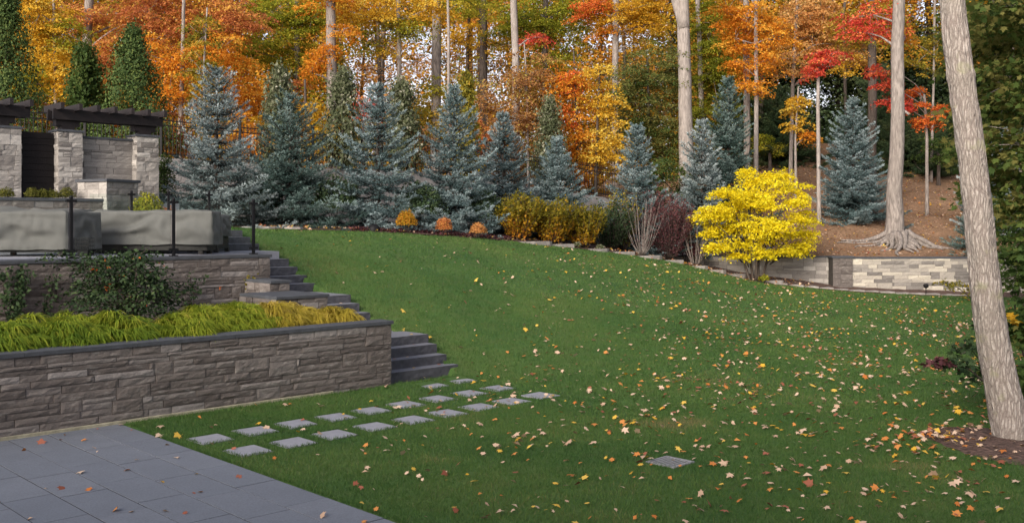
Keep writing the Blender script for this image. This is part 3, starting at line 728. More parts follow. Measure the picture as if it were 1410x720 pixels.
for a, b in zip(pts[:-1], pts[1:]):
    d = (b - a); d = d / np.linalg.norm(d); mb = MB(); c = (a + b) / 2
    mb.bar(a + d * .06 + [0, 0, .47], b - d * .06 + [0, 0, .47], .012, .8); mb.build('glass_panel', M['glass'], root)

def cover(label, poly, z0, z1, seed, frame=True, peaks=()):
    poly = np.array(poly, float); n = len(poly); r = random.Random(seed); c = poly.mean(0)
    root = thing('furniture_cover', label, 'furniture cover', (c[0], c[1], 2.17), 'covered patio furniture')
    per = []; lens = [np.linalg.norm(poly[(i + 1) % n] - poly[i]) for i in range(n)]
    for i in range(n):
        a, b = poly[i], poly[(i + 1) % n]; k = max(6, int(lens[i] / .035)); e = (b - a) / lens[i]; nr = np.array([e[1], -e[0]])
        for q in range(k): per.append((a + (b - a) * q / k, nr, q / k, lens[i], i))
    nv = 22; m_ = len(per); V = []
    for j in range(nv + 1):
        h = j / nv
        for k, (p, nr, f, ln, i) in enumerate(per):
            x = f * ln; edge = math.sin(math.pi * f) ** .6
            vfold = math.sin(10 * (h * .9 + .9 * abs(f - .52)) + seed + 4 * mnoise.noise(Vector((f * 4 + i, h * 2.2, seed * 3.1)))) * .06 * edge * (1 - abs(2 * h - 1) ** 2)
            sway = mnoise.noise(Vector((p[0] * 1.6 + h * 1.1, p[1] * 1.6, seed + h * .8))) * .10 * edge * (1 - h) ** .4
            fine = mnoise.noise(Vector((x * 9, h * 3 + i, seed))) * .022 * edge
            flare = .05 * (1 - h) ** 1.5
            rnd = -.03 if j == nv else 0
            q = p + nr * (vfold + sway + fine + flare + rnd) * (1 if h < 1 else 0.4)
            sag = -.02 * edge * h
            V.append((q[0], q[1], z0 + (z1 - z0) * h + sag + (mnoise.noise(Vector((x * 2.1, i * 3.0, seed))) * .03 if j == 0 else 0)))
    F = [[j * m_ + k, j * m_ + (k + 1) % m_, (j + 1) * m_ + (k + 1) % m_, (j + 1) * m_ + k] for j in range(nv) for k in range(m_)]
    base = nv * m_
    for rg in range(1, 7):
        f = 1 - rg / 6.5
        for k, (p, nr, ff, ln, i) in enumerate(per):
            q = c + (p - c) * f; z = z1 + .015 + mnoise.noise(Vector((q[0] * 2, q[1] * 2, seed))) * .05
            for (qx, qy, hh) in peaks: z += hh * math.exp(-((q[0] - qx) ** 2 + (q[1] - qy) ** 2) / .12)
            V.append((q[0], q[1], z))
        b0 = base + (rg - 1) * m_
        F += [[b0 + k, b0 + (k + 1) % m_, b0 + m_ + (k + 1) % m_, b0 + m_ + k] for k in range(m_)]
    F.append([base + 6 * m_ + k for k in range(m_)])
    mb = MB(seed); mb.add(V, F, .5, 0, True); mb.build('cloth', M['cloth'], root)
    inner = c + (poly - c) * .93
    mb = MB(); mb.prism(inner, 2.25, max(2.3, z0 + .1)); mb.build('base_frame', M['wicker'], root)
    for p in c + (poly - c) * .85:
        mb = MB(); mb.box((p[0], p[1], 2.215), (.09, .09, .1)); mb.build('foot', M['wicker'], root)
    return root
cover('taupe cloth cover over furniture at the left edge behind the glass railing', [(-10.6, 18.75), (-8.60, 18.9), (-8.35, 19.9), (-10.3, 20.1)], 2.30, 3.03, 1, True, ((-9.9, 19.4, .09), (-8.9, 19.4, .05)))
cover('long taupe cloth cover over patio furniture behind the middle glass post', [(-8.63, 20.45), (-6.17, 20.15), (-6.22, 20.95), (-9.1, 22.0), (-9.62, 21.6)], 2.37, 3.06, 2)
cover('small pale folded cover standing between the two large covers', [(-11.2, 22.7), (-10.0, 22.7), (-10.0, 23.4), (-11.2, 23.4)], 2.5, 3.12, 4)
cover('short pale cover end peeking out at the right of the long cover', [(-7.2, 21.65), (-6.42, 21.35), (-6.36, 22.1), (-7.1, 22.4)], 2.52, 2.98, 5)
root = thing('wire_basket', 'small dark mesh basket standing between the covered furniture', 'basket', (-8.45, 19.0, 2.17))
mb = MB(); bx, by = -8.42, 18.9
for k in range(8):
    for q in (0, .26): mb.bar((bx + k * .035, by + q, 2.3), (bx + k * .035, by + q, 2.52), .008, .008)
for zz in (2.3, 2.37, 2.45, 2.52):
    for q in (0, .26): mb.bar((bx, by + q, zz), (bx + .245, by + q, zz), .01, .01)
    for q in (0, .245): mb.bar((bx + q, by, zz), (bx + q, by + .26, zz), .01, .01)
mb.build('mesh', M['iron'], root)
mb = MB(); mb.box((bx + .12, by + .13, 2.23), (.2, .2, .12)); mb.build('foot', M['iron'], root)

# garden lights
p = gp(515, 28.3); root = thing('garden_light', 'dark domed garden light on the mulch under the spruces', 'garden light', p)
mb = MB(); mb.lathe(p, [(.17, 0), (.18, .06), (.16, .14), (.10, .20), (.03, .225), (0, .226)], 20); mb.build('dome', M['iron'], root)
mb = MB(); mb.lathe(p + [0, 0, -.02], [(.2, 0), (.2, .035), (.17, .04)], 20); mb.build('base', M['iron'], root)
p = gp(1275, 36.55); root = thing('garden_light', 'small dark spike light at the foot of the cream block wall', 'garden light', p)
mb = MB(); mb.tube([p, p + [0, 0, .28]], [.015, .015], 6); mb.build('stake', M['iron'], root)
mb = MB(); mb.lathe(p + [0, 0, .24], [(.03, 0), (.085, .04), (.10, .13), (.05, .17), (0, .175)], 12); mb.build('head', M['iron'], root)

# unseen building behind the camera, added and sized to shade patio and near lawn
root = thing('unseen_house', 'unseen building added behind the viewpoint to shade the patio and near lawn', 'unseen_house', (-6, -5, 0))
mb = MB(); mb.prism([(-24, -12), (7, -12), (7, -2.6), (-24, -2.6)], -.2, 6.3); mb.build('wall', M['concrete'], root)
mb = MB(); mb.add([(-24.6, -12.6, 6.3), (7.6, -12.6, 6.3), (7.6, -2.0, 6.3), (-24.6, -2.0, 6.3), (-18.5, -6.8, 8.6), (1.5, -6.8, 8.4)], [[3, 2, 1, 0], [0, 1, 5, 4], [2, 3, 4, 5], [1, 2, 5], [3, 0, 4]]); mb.build('roof', M['bluestone'], root)
for k in range(7):
    for z in (.9, 3.7):
        mb = MB(); mb.box((-22 + k * 4.4, -2.57, z + .75), (1.8, .1, 1.5)); f = mb.build('window', M['iron'], root)

# ------------------------------------------------------------------ foliage builders
def unit(v): return v / np.maximum(1e-9, np.linalg.norm(v, axis=-1, keepdims=True))
SHAPES = {
 'oval': (np.array([(0, 0, 0), (.34, .45, .10), (0, 1, -.04), (-.34, .45, .10)]), [[0, 1, 2, 3]]),
 'maple': (np.array([(0, 0, 0), (.18, .10, .03), (.50, .12, .0), (.33, .34, .06), (.58, .62, -.03), (.27, .60, .05), (.20, .74, .04), (0, 1.05, -.06), (-.20, .74, .04), (-.27, .60, .05), (-.58, .62, -.03), (-.33, .34, .06), (-.50, .12, .0), (-.18, .10, .03)]),
           [[0, 1, 2, 3, 4, 5, 6, 7, 8, 9, 10, 11, 12, 13]]),
 'star': (np.array([(0, 0, 0), (.40, .10, .04), (.24, .36, .08), (.52, .66, -.02), (.16, .62, .06), (0, 1, -.05), (-.16, .62, .06), (-.52, .66, -.02), (-.24, .36, .08), (-.40, .10, .04)]), [[0, 1, 2, 3, 4, 5, 6, 7, 8, 9]]),
 'blade': (np.array([(-.05, 0, 0), (.05, 0, 0), (.035, .55, .12), (0, 1, 0), (-.035, .55, .12)]), [[0, 1, 2, 3, 4]]),
}
class Leaves:                                   # gathers leaves, links them as one mesh
    def __init__(s): s.P, s.Nn, s.D, s.S, s.T = [], [], [], [], []
    def add(s, P, Nn, D, S, T):
        s.P.append(P); s.Nn.append(Nn); s.D.append(D); s.S.append(S); s.T.append(T)
    def count(s): return sum(len(p) for p in s.P)
    def build(s, name, mat, parent=None, shape='oval', loc=None):
        P, Nn, D, Sz, T = [np.concatenate(x) for x in (s.P, s.Nn, s.D, s.S, s.T)]
        off = origin(parent) if parent is not None else (np.asarray(loc, float) if loc is not None else np.zeros(3))
        sv, sf = SHAPES[shape]; k = len(sv)
        Nn = unit(Nn); D = unit(D - Nn * (D * Nn).sum(1, keepdims=True)); X = np.cross(D, Nn)
        V = (P - off)[:, None, :] + Sz[:, None, None] * (sv[None, :, 0, None] * X[:, None] + sv[None, :, 1, None] * D[:, None] + sv[None, :, 2, None] * Nn[:, None])
        f = np.array(sf[0]); lo = (np.arange(len(P))[:, None] * k + f[None]).ravel()
        me = mesh_arrays(name, V.reshape(-1, 3), lo, np.full(len(P), len(f)), np.clip(T, 0, 1), [mat])
        return mk(name, me, parent, loc)
def sph(rg, n):
    v = rg.normal(size=(n, 3)); return unit(v)
def sprays(lv, rg, c, r, n_spr, n_leaf, size, R=.55, flat=.22, droop=.35, shell=2.4, tilt=.55, tone_j=.22, tone0=.5, tone_c=.2, limbs=None):
    """flattened clumps of leaves filling an ellipsoid, denser towards its outside"""
    c = np.asarray(c, float); r = np.asarray(r, float)
    d = sph(rg, n_spr); q = rg.random(n_spr) ** (1 / shell)
    lump = 1 + .22 * np.array([mnoise.noise(Vector(v * 1.9) + Vector((c[0], c[1], 0))) for v in d]) * 2
    ctr = c + d * r * (q * lump)[:, None]
    out = d.copy(); out[:, 2] = 0; out = unit(out + 1e-6)
    cl_t = rg.normal(0, tone_c, n_spr); Rs = R * rg.uniform(.6, 1.25, n_spr)
    n = n_spr * n_leaf; idx = np.repeat(np.arange(n_spr), n_leaf)
    a = rg.random(n) * 2 * math.pi; rad = np.sqrt(rg.random(n)) * Rs[idx]
    x, y = np.cos(a) * rad, np.sin(a) * rad
    P = ctr[idx] + np.column_stack([x, y, rg.normal(0, flat, n) * Rs[idx] * .6])
    along = x * out[idx, 0] + y * out[idx, 1]
    P[:, 2] -= droop * along + .25 * rad * rad / R
    Nn = np.column_stack([out[idx, 0] * droop, out[idx, 1] * droop, np.ones(n)]) + rg.normal(0, tilt, (n, 3))
    D = np.column_stack([np.cos(a), np.sin(a), -.35 * np.ones(n)]) + rg.normal(0, .5, (n, 3))
    lv.add(P, Nn, D, size * rg.uniform(.65, 1.2, n), tone0 + cl_t[idx] + rg.normal(0, tone_j, n))
    return ctr
def limb(mb, rg, p0, p1, r0, r1, bend=.12, n=5, k=5):
    p0, p1 = np.asarray(p0, float), np.asarray(p1, float); ln = np.linalg.norm(p1 - p0)
    f = np.linspace(0, 1, k)[:, None]; P = p0 + (p1 - p0) * f
    P += np.sin(f * math.pi) * rg.normal(0, bend * ln, 3) * np.array([1, 1, .5]); P[:, 2] += (np.sin(f * math.pi) * .08 * ln)[:, 0]
    mb.tube(P, np.linspace(r0, r1, k), n)
def trunk_path(pts, k=14):
    pts = np.asarray(pts, float); f = np.linspace(0, len(pts) - 1, k)
    return np.column_stack([np.interp(f, np.arange(len(pts)), pts[:, i]) for i in range(3)])

def tree(name, label, cat, D, trunk, blobs, leaf, bark='bark', leafsize=.115, group=None, seed=0, dens=1.0, shape='oval', R=.5, extra=(), flare=1.3, side=12, nleaf=86, droop=.35, tone0=.5, tilt=.55, fork=None, depth=1.0, shell=2.4):
    """trunk: list of (px, py, width px); blobs: (px, py, rx px, ry px[, depth offset][, leaf]) all seen at depth D"""
    rg = np.random.default_rng(seed * 7919 + 13); k = D / FOC
    base = gp(trunk[0][0], D); root = thing(name, label, cat, base, group)
    pts = [base - [0, 0, .25]] + [at(a, b, D) + [0, rg.normal(0, .12), 0] for a, b, _ in trunk[1:]]
    P = trunk_path(pts, 5 * len(pts)); wid = np.interp(np.linspace(0, len(pts) - 1, len(P)), np.arange(len(pts)), [w for _, _, w in trunk]) * k / 2
    wid = wid * (1 + (flare - 1) * np.exp(-(P[:, 2] - base[2]).clip(0) / (wid[0] * 2.2)))
    P += np.column_stack([np.convolve(rg.normal(0, .3, len(P)), np.ones(3) / 3, 'same') * wid * .35, np.zeros(len(P)), np.zeros(len(P))])
    mb = MB(seed); mb.tube(P, wid, side)
    lvs = {}
    for b in blobs:
        px, py, rx, ry = b[:4]; dy = b[4] if len(b) > 4 else 0; lf = b[5] if len(b) > 5 else leaf
        Db_ = D + dy; c = at(px, py, Db_); rr = np.array([rx, (rx + ry) / 2 * depth, ry]) * Db_ / FOC
        rr[1] = min(rr[1], 2.6)
        vol = 4.19 * rr[0] * rr[1] * rr[2]
        ns = int(max(8, dens * 7.0 * vol ** .84))
        lv = lvs.setdefault(lf, Leaves())
        ctr = sprays(lv, rg, c, rr, ns, nleaf, leafsize, R, droop=droop, tone0=tone0, tilt=tilt, shell=shell)
        # limb from the trunk into the clump
        zt = min(c[2] - .5 * np.linalg.norm(c[:2] - P[-1, :2]), P[-1, 2]); zt = max(zt, base[2] + .5)
        i = int(np.argmin(abs(P[:, 2] - zt)))
        limb(mb, rg, P[i], c, min(.06, max(.02, wid[i] * .45)), .015, .08)
        for q in ctr[:: max(1, len(ctr) // 7)]: limb(mb, rg, c + (q - c) * .1, q, .018, .006, .1, 4, 4)
    for a, b, r0, r1 in extra: limb(mb, rg, a, b, r0, r1, .05, 7)
    mb.build('trunk', M['bark_' + bark] if bark != 'bark' else M['bark'], root)
    for lf, lv in lvs.items(): lv.build('crown', M[lf], root, shape)
    return root

def spruce(label, px, D, top, half, seed, mat='spruce', lean=0.0, gap=.0, base_dz=0.0, cat='spruce', name='blue_spruce', group='blue spruces'):
    rg = np.random.default_rng(seed + 100); k = D / FOC
    base = gp(px, D) + [0, 0, base_dz]; H = at(px, top, D)[2] - base[2]; Rm = half * k * 1.36
    root = thing(name, label, cat, base, group)
    mb = MB(seed); mb.tube([base - [0, 0, .2], base + [lean * .5, 0, H * .5], base + [lean, 0, H * .97]], [H * .022, H * .013, .012], 8)
    P, Nn, D_, S_, T = [], [], [], [], []
    z = .03 * H
    tw_p, tw_d, tw_l, tw_t = [], [], [], []
    while z < H * .985:
        f = z / H; nb = (int(rg.integers(10, 14)) if f < .42 else int(rg.integers(7, 11))) if f < .8 else 5
        Lm = Rm * ((1 - f) ** .86) * (1 + .22 * (1 - f) ** 3) + .06
        a0 = rg.random() * 6.28
        for b in range(nb):
            if gap and rg.random() < gap: continue
            a = a0 + b * 6.283 / nb + rg.normal(0, .18); ln = Lm * rg.uniform(.50, 1.12) * (1 + .22 * math.sin(a * 2 + seed + f * 7))
            el0 = -.22 + .95 * f ** 1.6 + rg.normal(0, .07); up = rg.uniform(.25, .55) * (1 - f * .5)
            nseg = max(4, int(ln / .085)); dirh = np.array([math.cos(a), math.sin(a), 0])
            q = np.linspace(0, 1, nseg + 1)
            pr = q * ln; zz = np.tan(el0) * pr + up * .38 * ln * q ** 2.4 - .10 * ln * np.sin(q * math.pi)
            path = base + [lean * f, 0, z] + dirh * pr[:, None] + np.array([0, 0, 1]) * zz[:, None]
            mb.tube(path[:: max(1, nseg // 4)], np.linspace(.012 + ln * .012, .005, len(path[:: max(1, nseg // 4)])), 4, cap=False)
            lat = np.array([-dirh[1], dirh[0], 0]); tb = rg.normal(0, .16)
            for i in range(1, nseg + 1):
                qf = i / nseg
                if qf < .15 and f < .75 and rg.random() < .5: continue
                bd = unit(path[i] - path[i - 1])
                tl = (.10 + .30 * ln * (1 - qf) ** .7 * min(1, qf * 2.2)) * rg.uniform(.7, 1.2); tl = min(tl, .42)
                for sd in (-1, 1):
                    td = bd * rg.uniform(.55, .95) + lat * sd * rg.uniform(.6, 1.0) + np.array([0, 0, rg.uniform(-.12, .28)])
                    td = unit(td); nsub = max(1, int(tl / .13))
                    for sgm in range(nsub):
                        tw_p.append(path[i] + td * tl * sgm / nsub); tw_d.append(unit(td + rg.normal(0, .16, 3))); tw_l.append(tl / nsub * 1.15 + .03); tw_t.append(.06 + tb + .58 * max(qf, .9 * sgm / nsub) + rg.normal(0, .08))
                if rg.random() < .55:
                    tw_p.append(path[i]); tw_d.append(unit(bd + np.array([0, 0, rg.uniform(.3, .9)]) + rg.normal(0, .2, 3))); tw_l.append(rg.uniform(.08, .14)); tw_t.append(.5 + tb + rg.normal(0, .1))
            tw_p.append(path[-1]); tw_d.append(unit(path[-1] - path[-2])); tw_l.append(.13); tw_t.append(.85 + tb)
        z += rg.uniform(.12, .25) * (1.15 - .35 * f)
    tw_p.append(base + [lean, 0, H * .94]); tw_d.append(np.array([0, 0, 1.0])); tw_l.append(H * .07); tw_t.append(.8)
    tp, td, tl, tt = np.array(tw_p), np.array(tw_d), np.array(tw_l), np.array(tw_t)
    nn = 17; n = len(tp) * nn; ix = np.repeat(np.arange(len(tp)), nn)
    f = rg.random(n); ax = td[ix]; perp = unit(np.cross(ax, rg.normal(size=(n, 3))))
    P = tp[ix] + ax * (f * tl[ix])[:, None]
    nd = unit(ax * .75 + perp + np.array([0, 0, .15])); sz = rg.uniform(.045, .075, n) * (1 - .3 * f) * (.8 + .010 * D)
    wv = np.cross(nd, rg.normal(size=(n, 3))); wv = unit(wv) * (sz * .15)[:, None]
    V = np.empty((n * 3, 3)); V[0::3] = P - wv; V[1::3] = P + wv; V[2::3] = P + nd * sz[:, None]
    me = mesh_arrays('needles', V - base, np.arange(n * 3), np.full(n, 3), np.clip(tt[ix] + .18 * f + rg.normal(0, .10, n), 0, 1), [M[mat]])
    mb.build('trunk', M['bark_dark'], root); mk('crown', me, root)
    return root, n

# ------------------------------------------------------------------ blue spruces
sp = [
 ('tall blue spruce leftmost of the row, next to the stone screen', 298, 28.3, 95, 66, 1, 'sprucepale'),
 ('dark-based blue spruce, second from the left behind the glass railing corner', 400, 29.6, 130, 70, 2, 'sprucedk'),
 ('slim-tipped blue spruce, third from the left above the domed light', 520, 30.4, 114, 62, 3, 'spruce'),
 ('dense pointed blue spruce, fourth from the left behind the small rust shrub', 625, 32.0, 120, 56, 4, 'spruce'),
 ('fifth blue spruce from the left, set back behind the golden bushes', 693, 35.2, 155, 46, 5, 'spruce'),
 ('short wide blue spruce above the rightmost golden bushes', 767, 35.8, 192, 50, 6, 'spruce'),
 ('blue spruce with a thin tip above the bare purple shrub', 877, 37.2, 172, 44, 7, 'spruce'),
 ('pale blue spruce at the foot of the big forked trunk', 966, 39.4, 166, 44, 8, 'sprucepale'),
 ('darker green-blue spruce rising behind the pale one beside the forked trunk', 1003, 43, 106, 42, 9, 'sprucedk'),
 ('lone blue spruce on the brown slope left of the rooted trunk', 1175, 43.5, 138, 47, 10, 'spruce'),
 ('blue spruce half hidden behind the leaning trunk at right', 1372, 42, 165, 44, 11, 'sprucepale'),
]
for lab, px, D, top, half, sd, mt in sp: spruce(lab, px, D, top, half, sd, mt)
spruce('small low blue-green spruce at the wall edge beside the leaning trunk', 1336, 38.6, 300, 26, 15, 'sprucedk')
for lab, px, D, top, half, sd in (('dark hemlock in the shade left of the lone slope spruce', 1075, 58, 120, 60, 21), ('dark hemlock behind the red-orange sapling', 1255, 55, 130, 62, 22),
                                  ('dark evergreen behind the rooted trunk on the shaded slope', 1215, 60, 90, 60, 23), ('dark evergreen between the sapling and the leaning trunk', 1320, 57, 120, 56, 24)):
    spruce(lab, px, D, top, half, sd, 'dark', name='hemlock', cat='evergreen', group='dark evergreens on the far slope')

# ------------------------------------------------------------------ cedars and planted trees along the fence
def cedar(label, px, D, top, bot, half, seed, mat='cedar', name='cedar', cat='cedar', size=.085, group='columnar trees along the fence', power=.75, n=15000, shape='oval'):
    rg = np.random.default_rng(seed); k = D / FOC; base = gp(px, D); H = at(px, top, D)[2] - base[2]; Rm = half * k * 1.3
    root = thing(name, label, cat, base, group)
    mb = MB(seed); mb.tube([base - [0, 0, .2], base + [0, 0, H * .9]], [.07, .015], 7)
    n = int(n * 1.35); lv = Leaves(); nc = n // 26; z = rg.random(nc) ** .9; a = rg.random(nc) * 6.283
    prof = np.minimum(1, z * 6 + .45) * np.maximum(.02, (1 - z)) ** power * Rm * (1 + .16 * np.sin(a * 3 + z * 11) + rg.normal(0, .10, nc))
    q = rg.random(nc) ** .4
    ctr = base + np.column_stack([np.cos(a) * prof * q, np.sin(a) * prof * q, z * H])
    ix = np.repeat(np.arange(nc), 26); m_ = len(ix); out = np.column_stack([np.cos(a), np.sin(a), np.full(nc, .7)])[ix]
    P = ctr[ix] + rg.normal(0, 1, (m_, 3)) * np.array([.12, .12, .16])
    lv.add(P, out + rg.normal(0, .7, (m_, 3)), np.array([0, 0, 1.0]) + .6 * out + rg.normal(0, .4, (m_, 3)), size * rg.uniform(.7, 1.3, m_), .45 + rg.normal(0, .17, nc)[ix] + rg.normal(0, .18, m_))
    for i in range(0, nc, 14): limb(mb, rg, base + [0, 0, z[i] * H * .9], ctr[i], .012, .004, .05, 4, 3)
    mb.build('trunk', M['bark_dark'], root); lv.build('crown', M[mat], root, shape); return root
cedar('tall dark green cedar at the left edge above the pergola', 8, 32.5, -25, 150, 46, 1)
cedar('broad pointed green cedar rising above the pergola beams', 183, 33.5, 44, 150, 50, 2)
cedar('loose pale green young tree beside the broad cedar over the fence', 117, 33.6, 68, 150, 28, 3, 'green', 'young_tree', 'young tree', .13, power=.5, n=5000)
for lab, px, D, top, half, sd in (('slim silvery-leaved young tree between the first two spruces', 384, 33.0, 100, 22, 5), ('slim silvery-leaved young tree left of the slim-tipped spruce', 472, 34.2, 105, 24, 6),
                                  ('slim silvery-leaved young tree right of the slim-tipped spruce', 553, 35.6, 118, 25, 7), ('small silvery-leaved young tree above the fence right of the fifth spruce', 757, 39.5, 140, 20, 8),
                                  ('dark slim young tree just behind the fourth spruce tip', 640, 37, 108, 17, 9)):
    cedar(lab, px, D, top, 0, half, sd, 'pale' if sd != 9 else 'olive', 'young_tree', 'young tree', .12, power=.45, n=3600)
cedar('small dark cedar beside the stone screen against the concrete wall', 226, 29.0, 222, 0, 16, 11, 'cedar', n=3500, size=.06)

# ------------------------------------------------------------------ the wood: trees one can tell apart
T_ = tree
T_('maple_tree', 'golden yellow maple between the left edge cedar and the broad cedar', 'maple', 40, [(78, 150, 5), (74, 60, 4), (70, -40, 3)], [(62, 70, 50, 52), (55, 18, 50, 34), (45, 118, 38, 34, 0, 'lime'), (95, 105, 32, 36), (88, 45, 34, 30, 0, 'lime')], 'gold', 'pale', seed=1)
T_('maple_tree', 'rust-red maple with a leaning grey trunk above the small green tree', 'maple', 45, [(112, 150, 14), (118, 70, 13), (128, -60, 11)], [(190, 30, 75, 32), (262, 45, 55, 36), (160, 82, 46, 32), (320, 30, 60, 36), (110, 20, 42, 26), (225, -5, 80, 26), (140, 110, 40, 26)], 'rust', seed=2)
T_('maple_tree', 'bright orange maple behind the broad cedar and first spruce', 'maple', 42, [(246, 170, 8), (250, 90, 6), (255, -30, 4)], [(238, 96, 46, 38), (300, 72, 52, 36), (322, 118, 42, 40), (232, 140, 28, 32), (345, 150, 34, 30), (205, 75, 28, 34)], 'orange', seed=3)
T_('young_tree', 'narrow olive-yellow young tree in front of the orange maple', 'young tree', 39, [(282, 160, 4), (282, 90, 3), (284, 10, 2)], [(280, 50, 24, 36), (278, 98, 26, 34), (290, 125, 22, 26)], 'olive', 'pale', seed=4, dens=1.2)
T_('maple_tree', 'yellow-green maple left of the bright orange tuft on the grey trunk', 'maple', 49, [(408, 180, 9), (409, 90, 8), (407, -30, 7)], [(385, 60, 50, 42), (410, 112, 42, 42), (375, 15, 52, 30), (430, 25, 42, 34), (395, 155, 46, 30), (345, 70, 30, 34)], 'lime', 'bark', seed=5, leafsize=.12)
T_('maple_tree', 'tall grey trunk wearing a bright orange leafy tuft halfway up', 'maple', 44, [(458, 190, 15), (456, 90, 14), (454, -60, 12)], [(437, 84, 24, 26), (470, 42, 24, 22), (430, 102, 18, 18), (446, 62, 18, 18), (440, -10, 60, 22)], 'orange', seed=6)
T_('maple_tree', 'golden maple with leaves hanging from the top edge over the sky gap', 'maple', 47, [(548, 190, 7), (550, 80, 6), (547, -40, 5)], [(520, 22, 58, 26), (560, 42, 40, 24, 0, 'lime'), (505, 55, 36, 20, 0, 'lime'), (590, 12, 40, 22), (470, 15, 40, 24), (530, 70, 26, 14)], 'gold', 'bark', seed=7, dens=.9)
T_('maple_tree', 'dark gold low maple behind the second spruce', 'maple', 40, [(425, 200, 5), (422, 150, 4), (420, 110, 3)], [(412, 158, 42, 32), (446, 176, 30, 26), (370, 172, 28, 26)], 'gold', 'dark', seed=8, tone0=.25)
T_('maple_tree', 'thick bare grey trunk with gold leaves at its foot, right of the sky gap', 'maple', 50, [(600, 200, 14), (600, 90, 13), (602, -60, 12)], [(575, 160, 48, 36), (620, 178, 44, 34), (605, 125, 26, 18, 0, 'lime'), (640, 0, 60, 18, 0, 'lime')], 'olive', seed=9, tone0=.7)
T_('sapling', 'pole-straight pale bare sapling stem right of the thick bare trunk', 'sapling', 46, [(617, 200, 4), (618, 60, 4), (616, -60, 3)], [(617, -40, 24, 20)], 'gold', 'pale', seed=10)
T_('maple_tree', 'dark trunk with an orange-gold leafy arm reaching left, middle of the wood', 'maple', 55, [(667, 200, 12), (666, 90, 11), (664, -60, 10)], [(648, 48, 34, 18), (690, 62, 26, 12), (630, 58, 22, 14), (650, 10, 40, 20, 0, 'lime')], 'gold', 'dark', seed=11)
T_('maple_tree', 'slender straight light grey trunk rising behind the fifth spruce', 'maple', 44, [(711, 200, 11), (710, 90, 10), (706, -60, 9)], [(735, 52, 22, 10, 0, 'red'), (700, -25, 50, 22)], 'olive', 'pale', seed=12)
T_('maple_tree', 'yellow-green maple spreading right of the slender light trunk', 'maple', 54, [(752, 200, 9), (750, 90, 8), (752, -40, 7)], [(732, 24, 46, 32), (770, 40, 44, 32), (700, 35, 36, 28), (760, 85, 36, 24), (790, 10, 40, 26)], 'lime', 'dark', seed=13, tone0=.35)
T_('maple_tree', 'rusty brown thin-leaved tree between the slender trunk and the fiery maple', 'maple', 42, [(728, 200, 4), (726, 130, 3), (722, 60, 2)], [(722, 120, 42, 44), (702, 180, 46, 42), (745, 165, 34, 48), (755, 95, 30, 30), (672, 150, 26, 38)], 'brown', 'bark', seed=14, dens=.85, tone0=.6)
T_('maple_tree', 'fiery orange-red young maple left of the yellow maple', 'maple', 41.5, [(796, 240, 5), (794, 160, 4), (790, 70, 2)], [(788, 140, 32, 40), (802, 196, 34, 40), (775, 108, 22, 26), (792, 235, 30, 24), (772, 170, 18, 26, 0, 'redor'), (785, 112, 16, 18, 0, 'redor')], 'orange', 'dark', seed=15)
T_('maple_tree', 'bright yellow young maple between the fiery maple and the green thicket', 'maple', 41.0, [(820, 262, 5), (822, 180, 4), (826, 90, 2)], [(832, 140, 30, 32), (838, 186, 36, 32), (818, 226, 34, 26), (832, 105, 22, 22), (850, 215, 24, 24)], 'gold', 'dark', seed=16, tone0=.75)
T_('maple_tree', 'orange-gold maple crowning the top edge left of the forked trunk', 'maple', 52, [(848, 200, 10), (847, 90, 9), (849, -60, 8)], [(850, 24, 50, 26), (890, 34, 34, 28), (812, 12, 40, 20, 0, 'redor'), (838, 48, 28, 12, 0, 'orange'), (900, 5, 40, 22), (880, 60, 26, 12)], 'gold', 'bark', seed=17, tone0=.4)
T_('thicket_tree', 'dense mid-green bushy tree left of the big forked trunk', 'tree', 45, [(895, 260, 6), (893, 170, 5), (892, 80, 3)], [(890, 106, 54, 42), (908, 160, 42, 44), (866, 140, 32, 42), (915, 215, 30, 40), (880, 190, 34, 40), (930, 95, 26, 44)], 'green', 'dark', seed=18, leafsize=.10, dens=1.2, tone0=.95)
b44 = gp(946, 44)
T_('maple_tree', 'big pale trunk forking near the top edge above the pale blue spruce', 'maple', 44, [(948, 300, 25), (944, 160, 19), (941, 20, 17), (940, -80, 15)], [(965, -35, 50, 22), (900, -30, 40, 20)], 'gold', 'pale', seed=19, extra=[(at(942, 40, 44), at(922, -20, 44), .27, .18)])
T_('maple_tree', 'dark yellow-green maple filling the gap right of the forked trunk', 'maple', 56, [(968, 230, 8), (964, 90, 7), (960, -40, 6)], [(980, 100, 36, 60), (1005, 140, 34, 44), (985, 35, 44, 44), (1020, 90, 30, 40), (960, 170, 28, 40)], 'lime', 'bark', seed=20, tone0=.2)
T_('maple_tree', 'glowing orange maple on a thin pale stem right of the dark green spruce', 'maple', 46, [(1041, 255, 7), (1041, 130, 6), (1040, -30, 5)], [(1040, 30, 44, 34), (1012, 52, 34, 26), (1044, 88, 36, 26), (1036, 118, 30, 20), (1000, 18, 30, 22), (1065, 55, 30, 28), (1015, 85, 22, 16)], 'orange', 'pale', seed=21, tone0=.62)
T_('maple_tree', 'plain pale stem standing just left of the glowing orange maple stem', 'maple', 48, [(1029, 255, 9), (1029, 130, 9), (1026, -60, 8)], [(1020, -40, 40, 20)], 'gold', 'bark', seed=22)
T_('maple_tree', 'peach and gold maple above the small red maple', 'maple', 50, [(1088, 240, 6), (1092, 120, 5), (1098, -20, 4)], [(1095, 30, 44, 34), (1130, 15, 40, 26), (1088, 82, 32, 28), (1150, 62, 30, 26), (1120, 50, 30, 26), (1170, 92, 28, 14, 0, 'gold'), (1185, 70, 24, 20)], 'peach', 'bark', seed=23, tone0=.6)
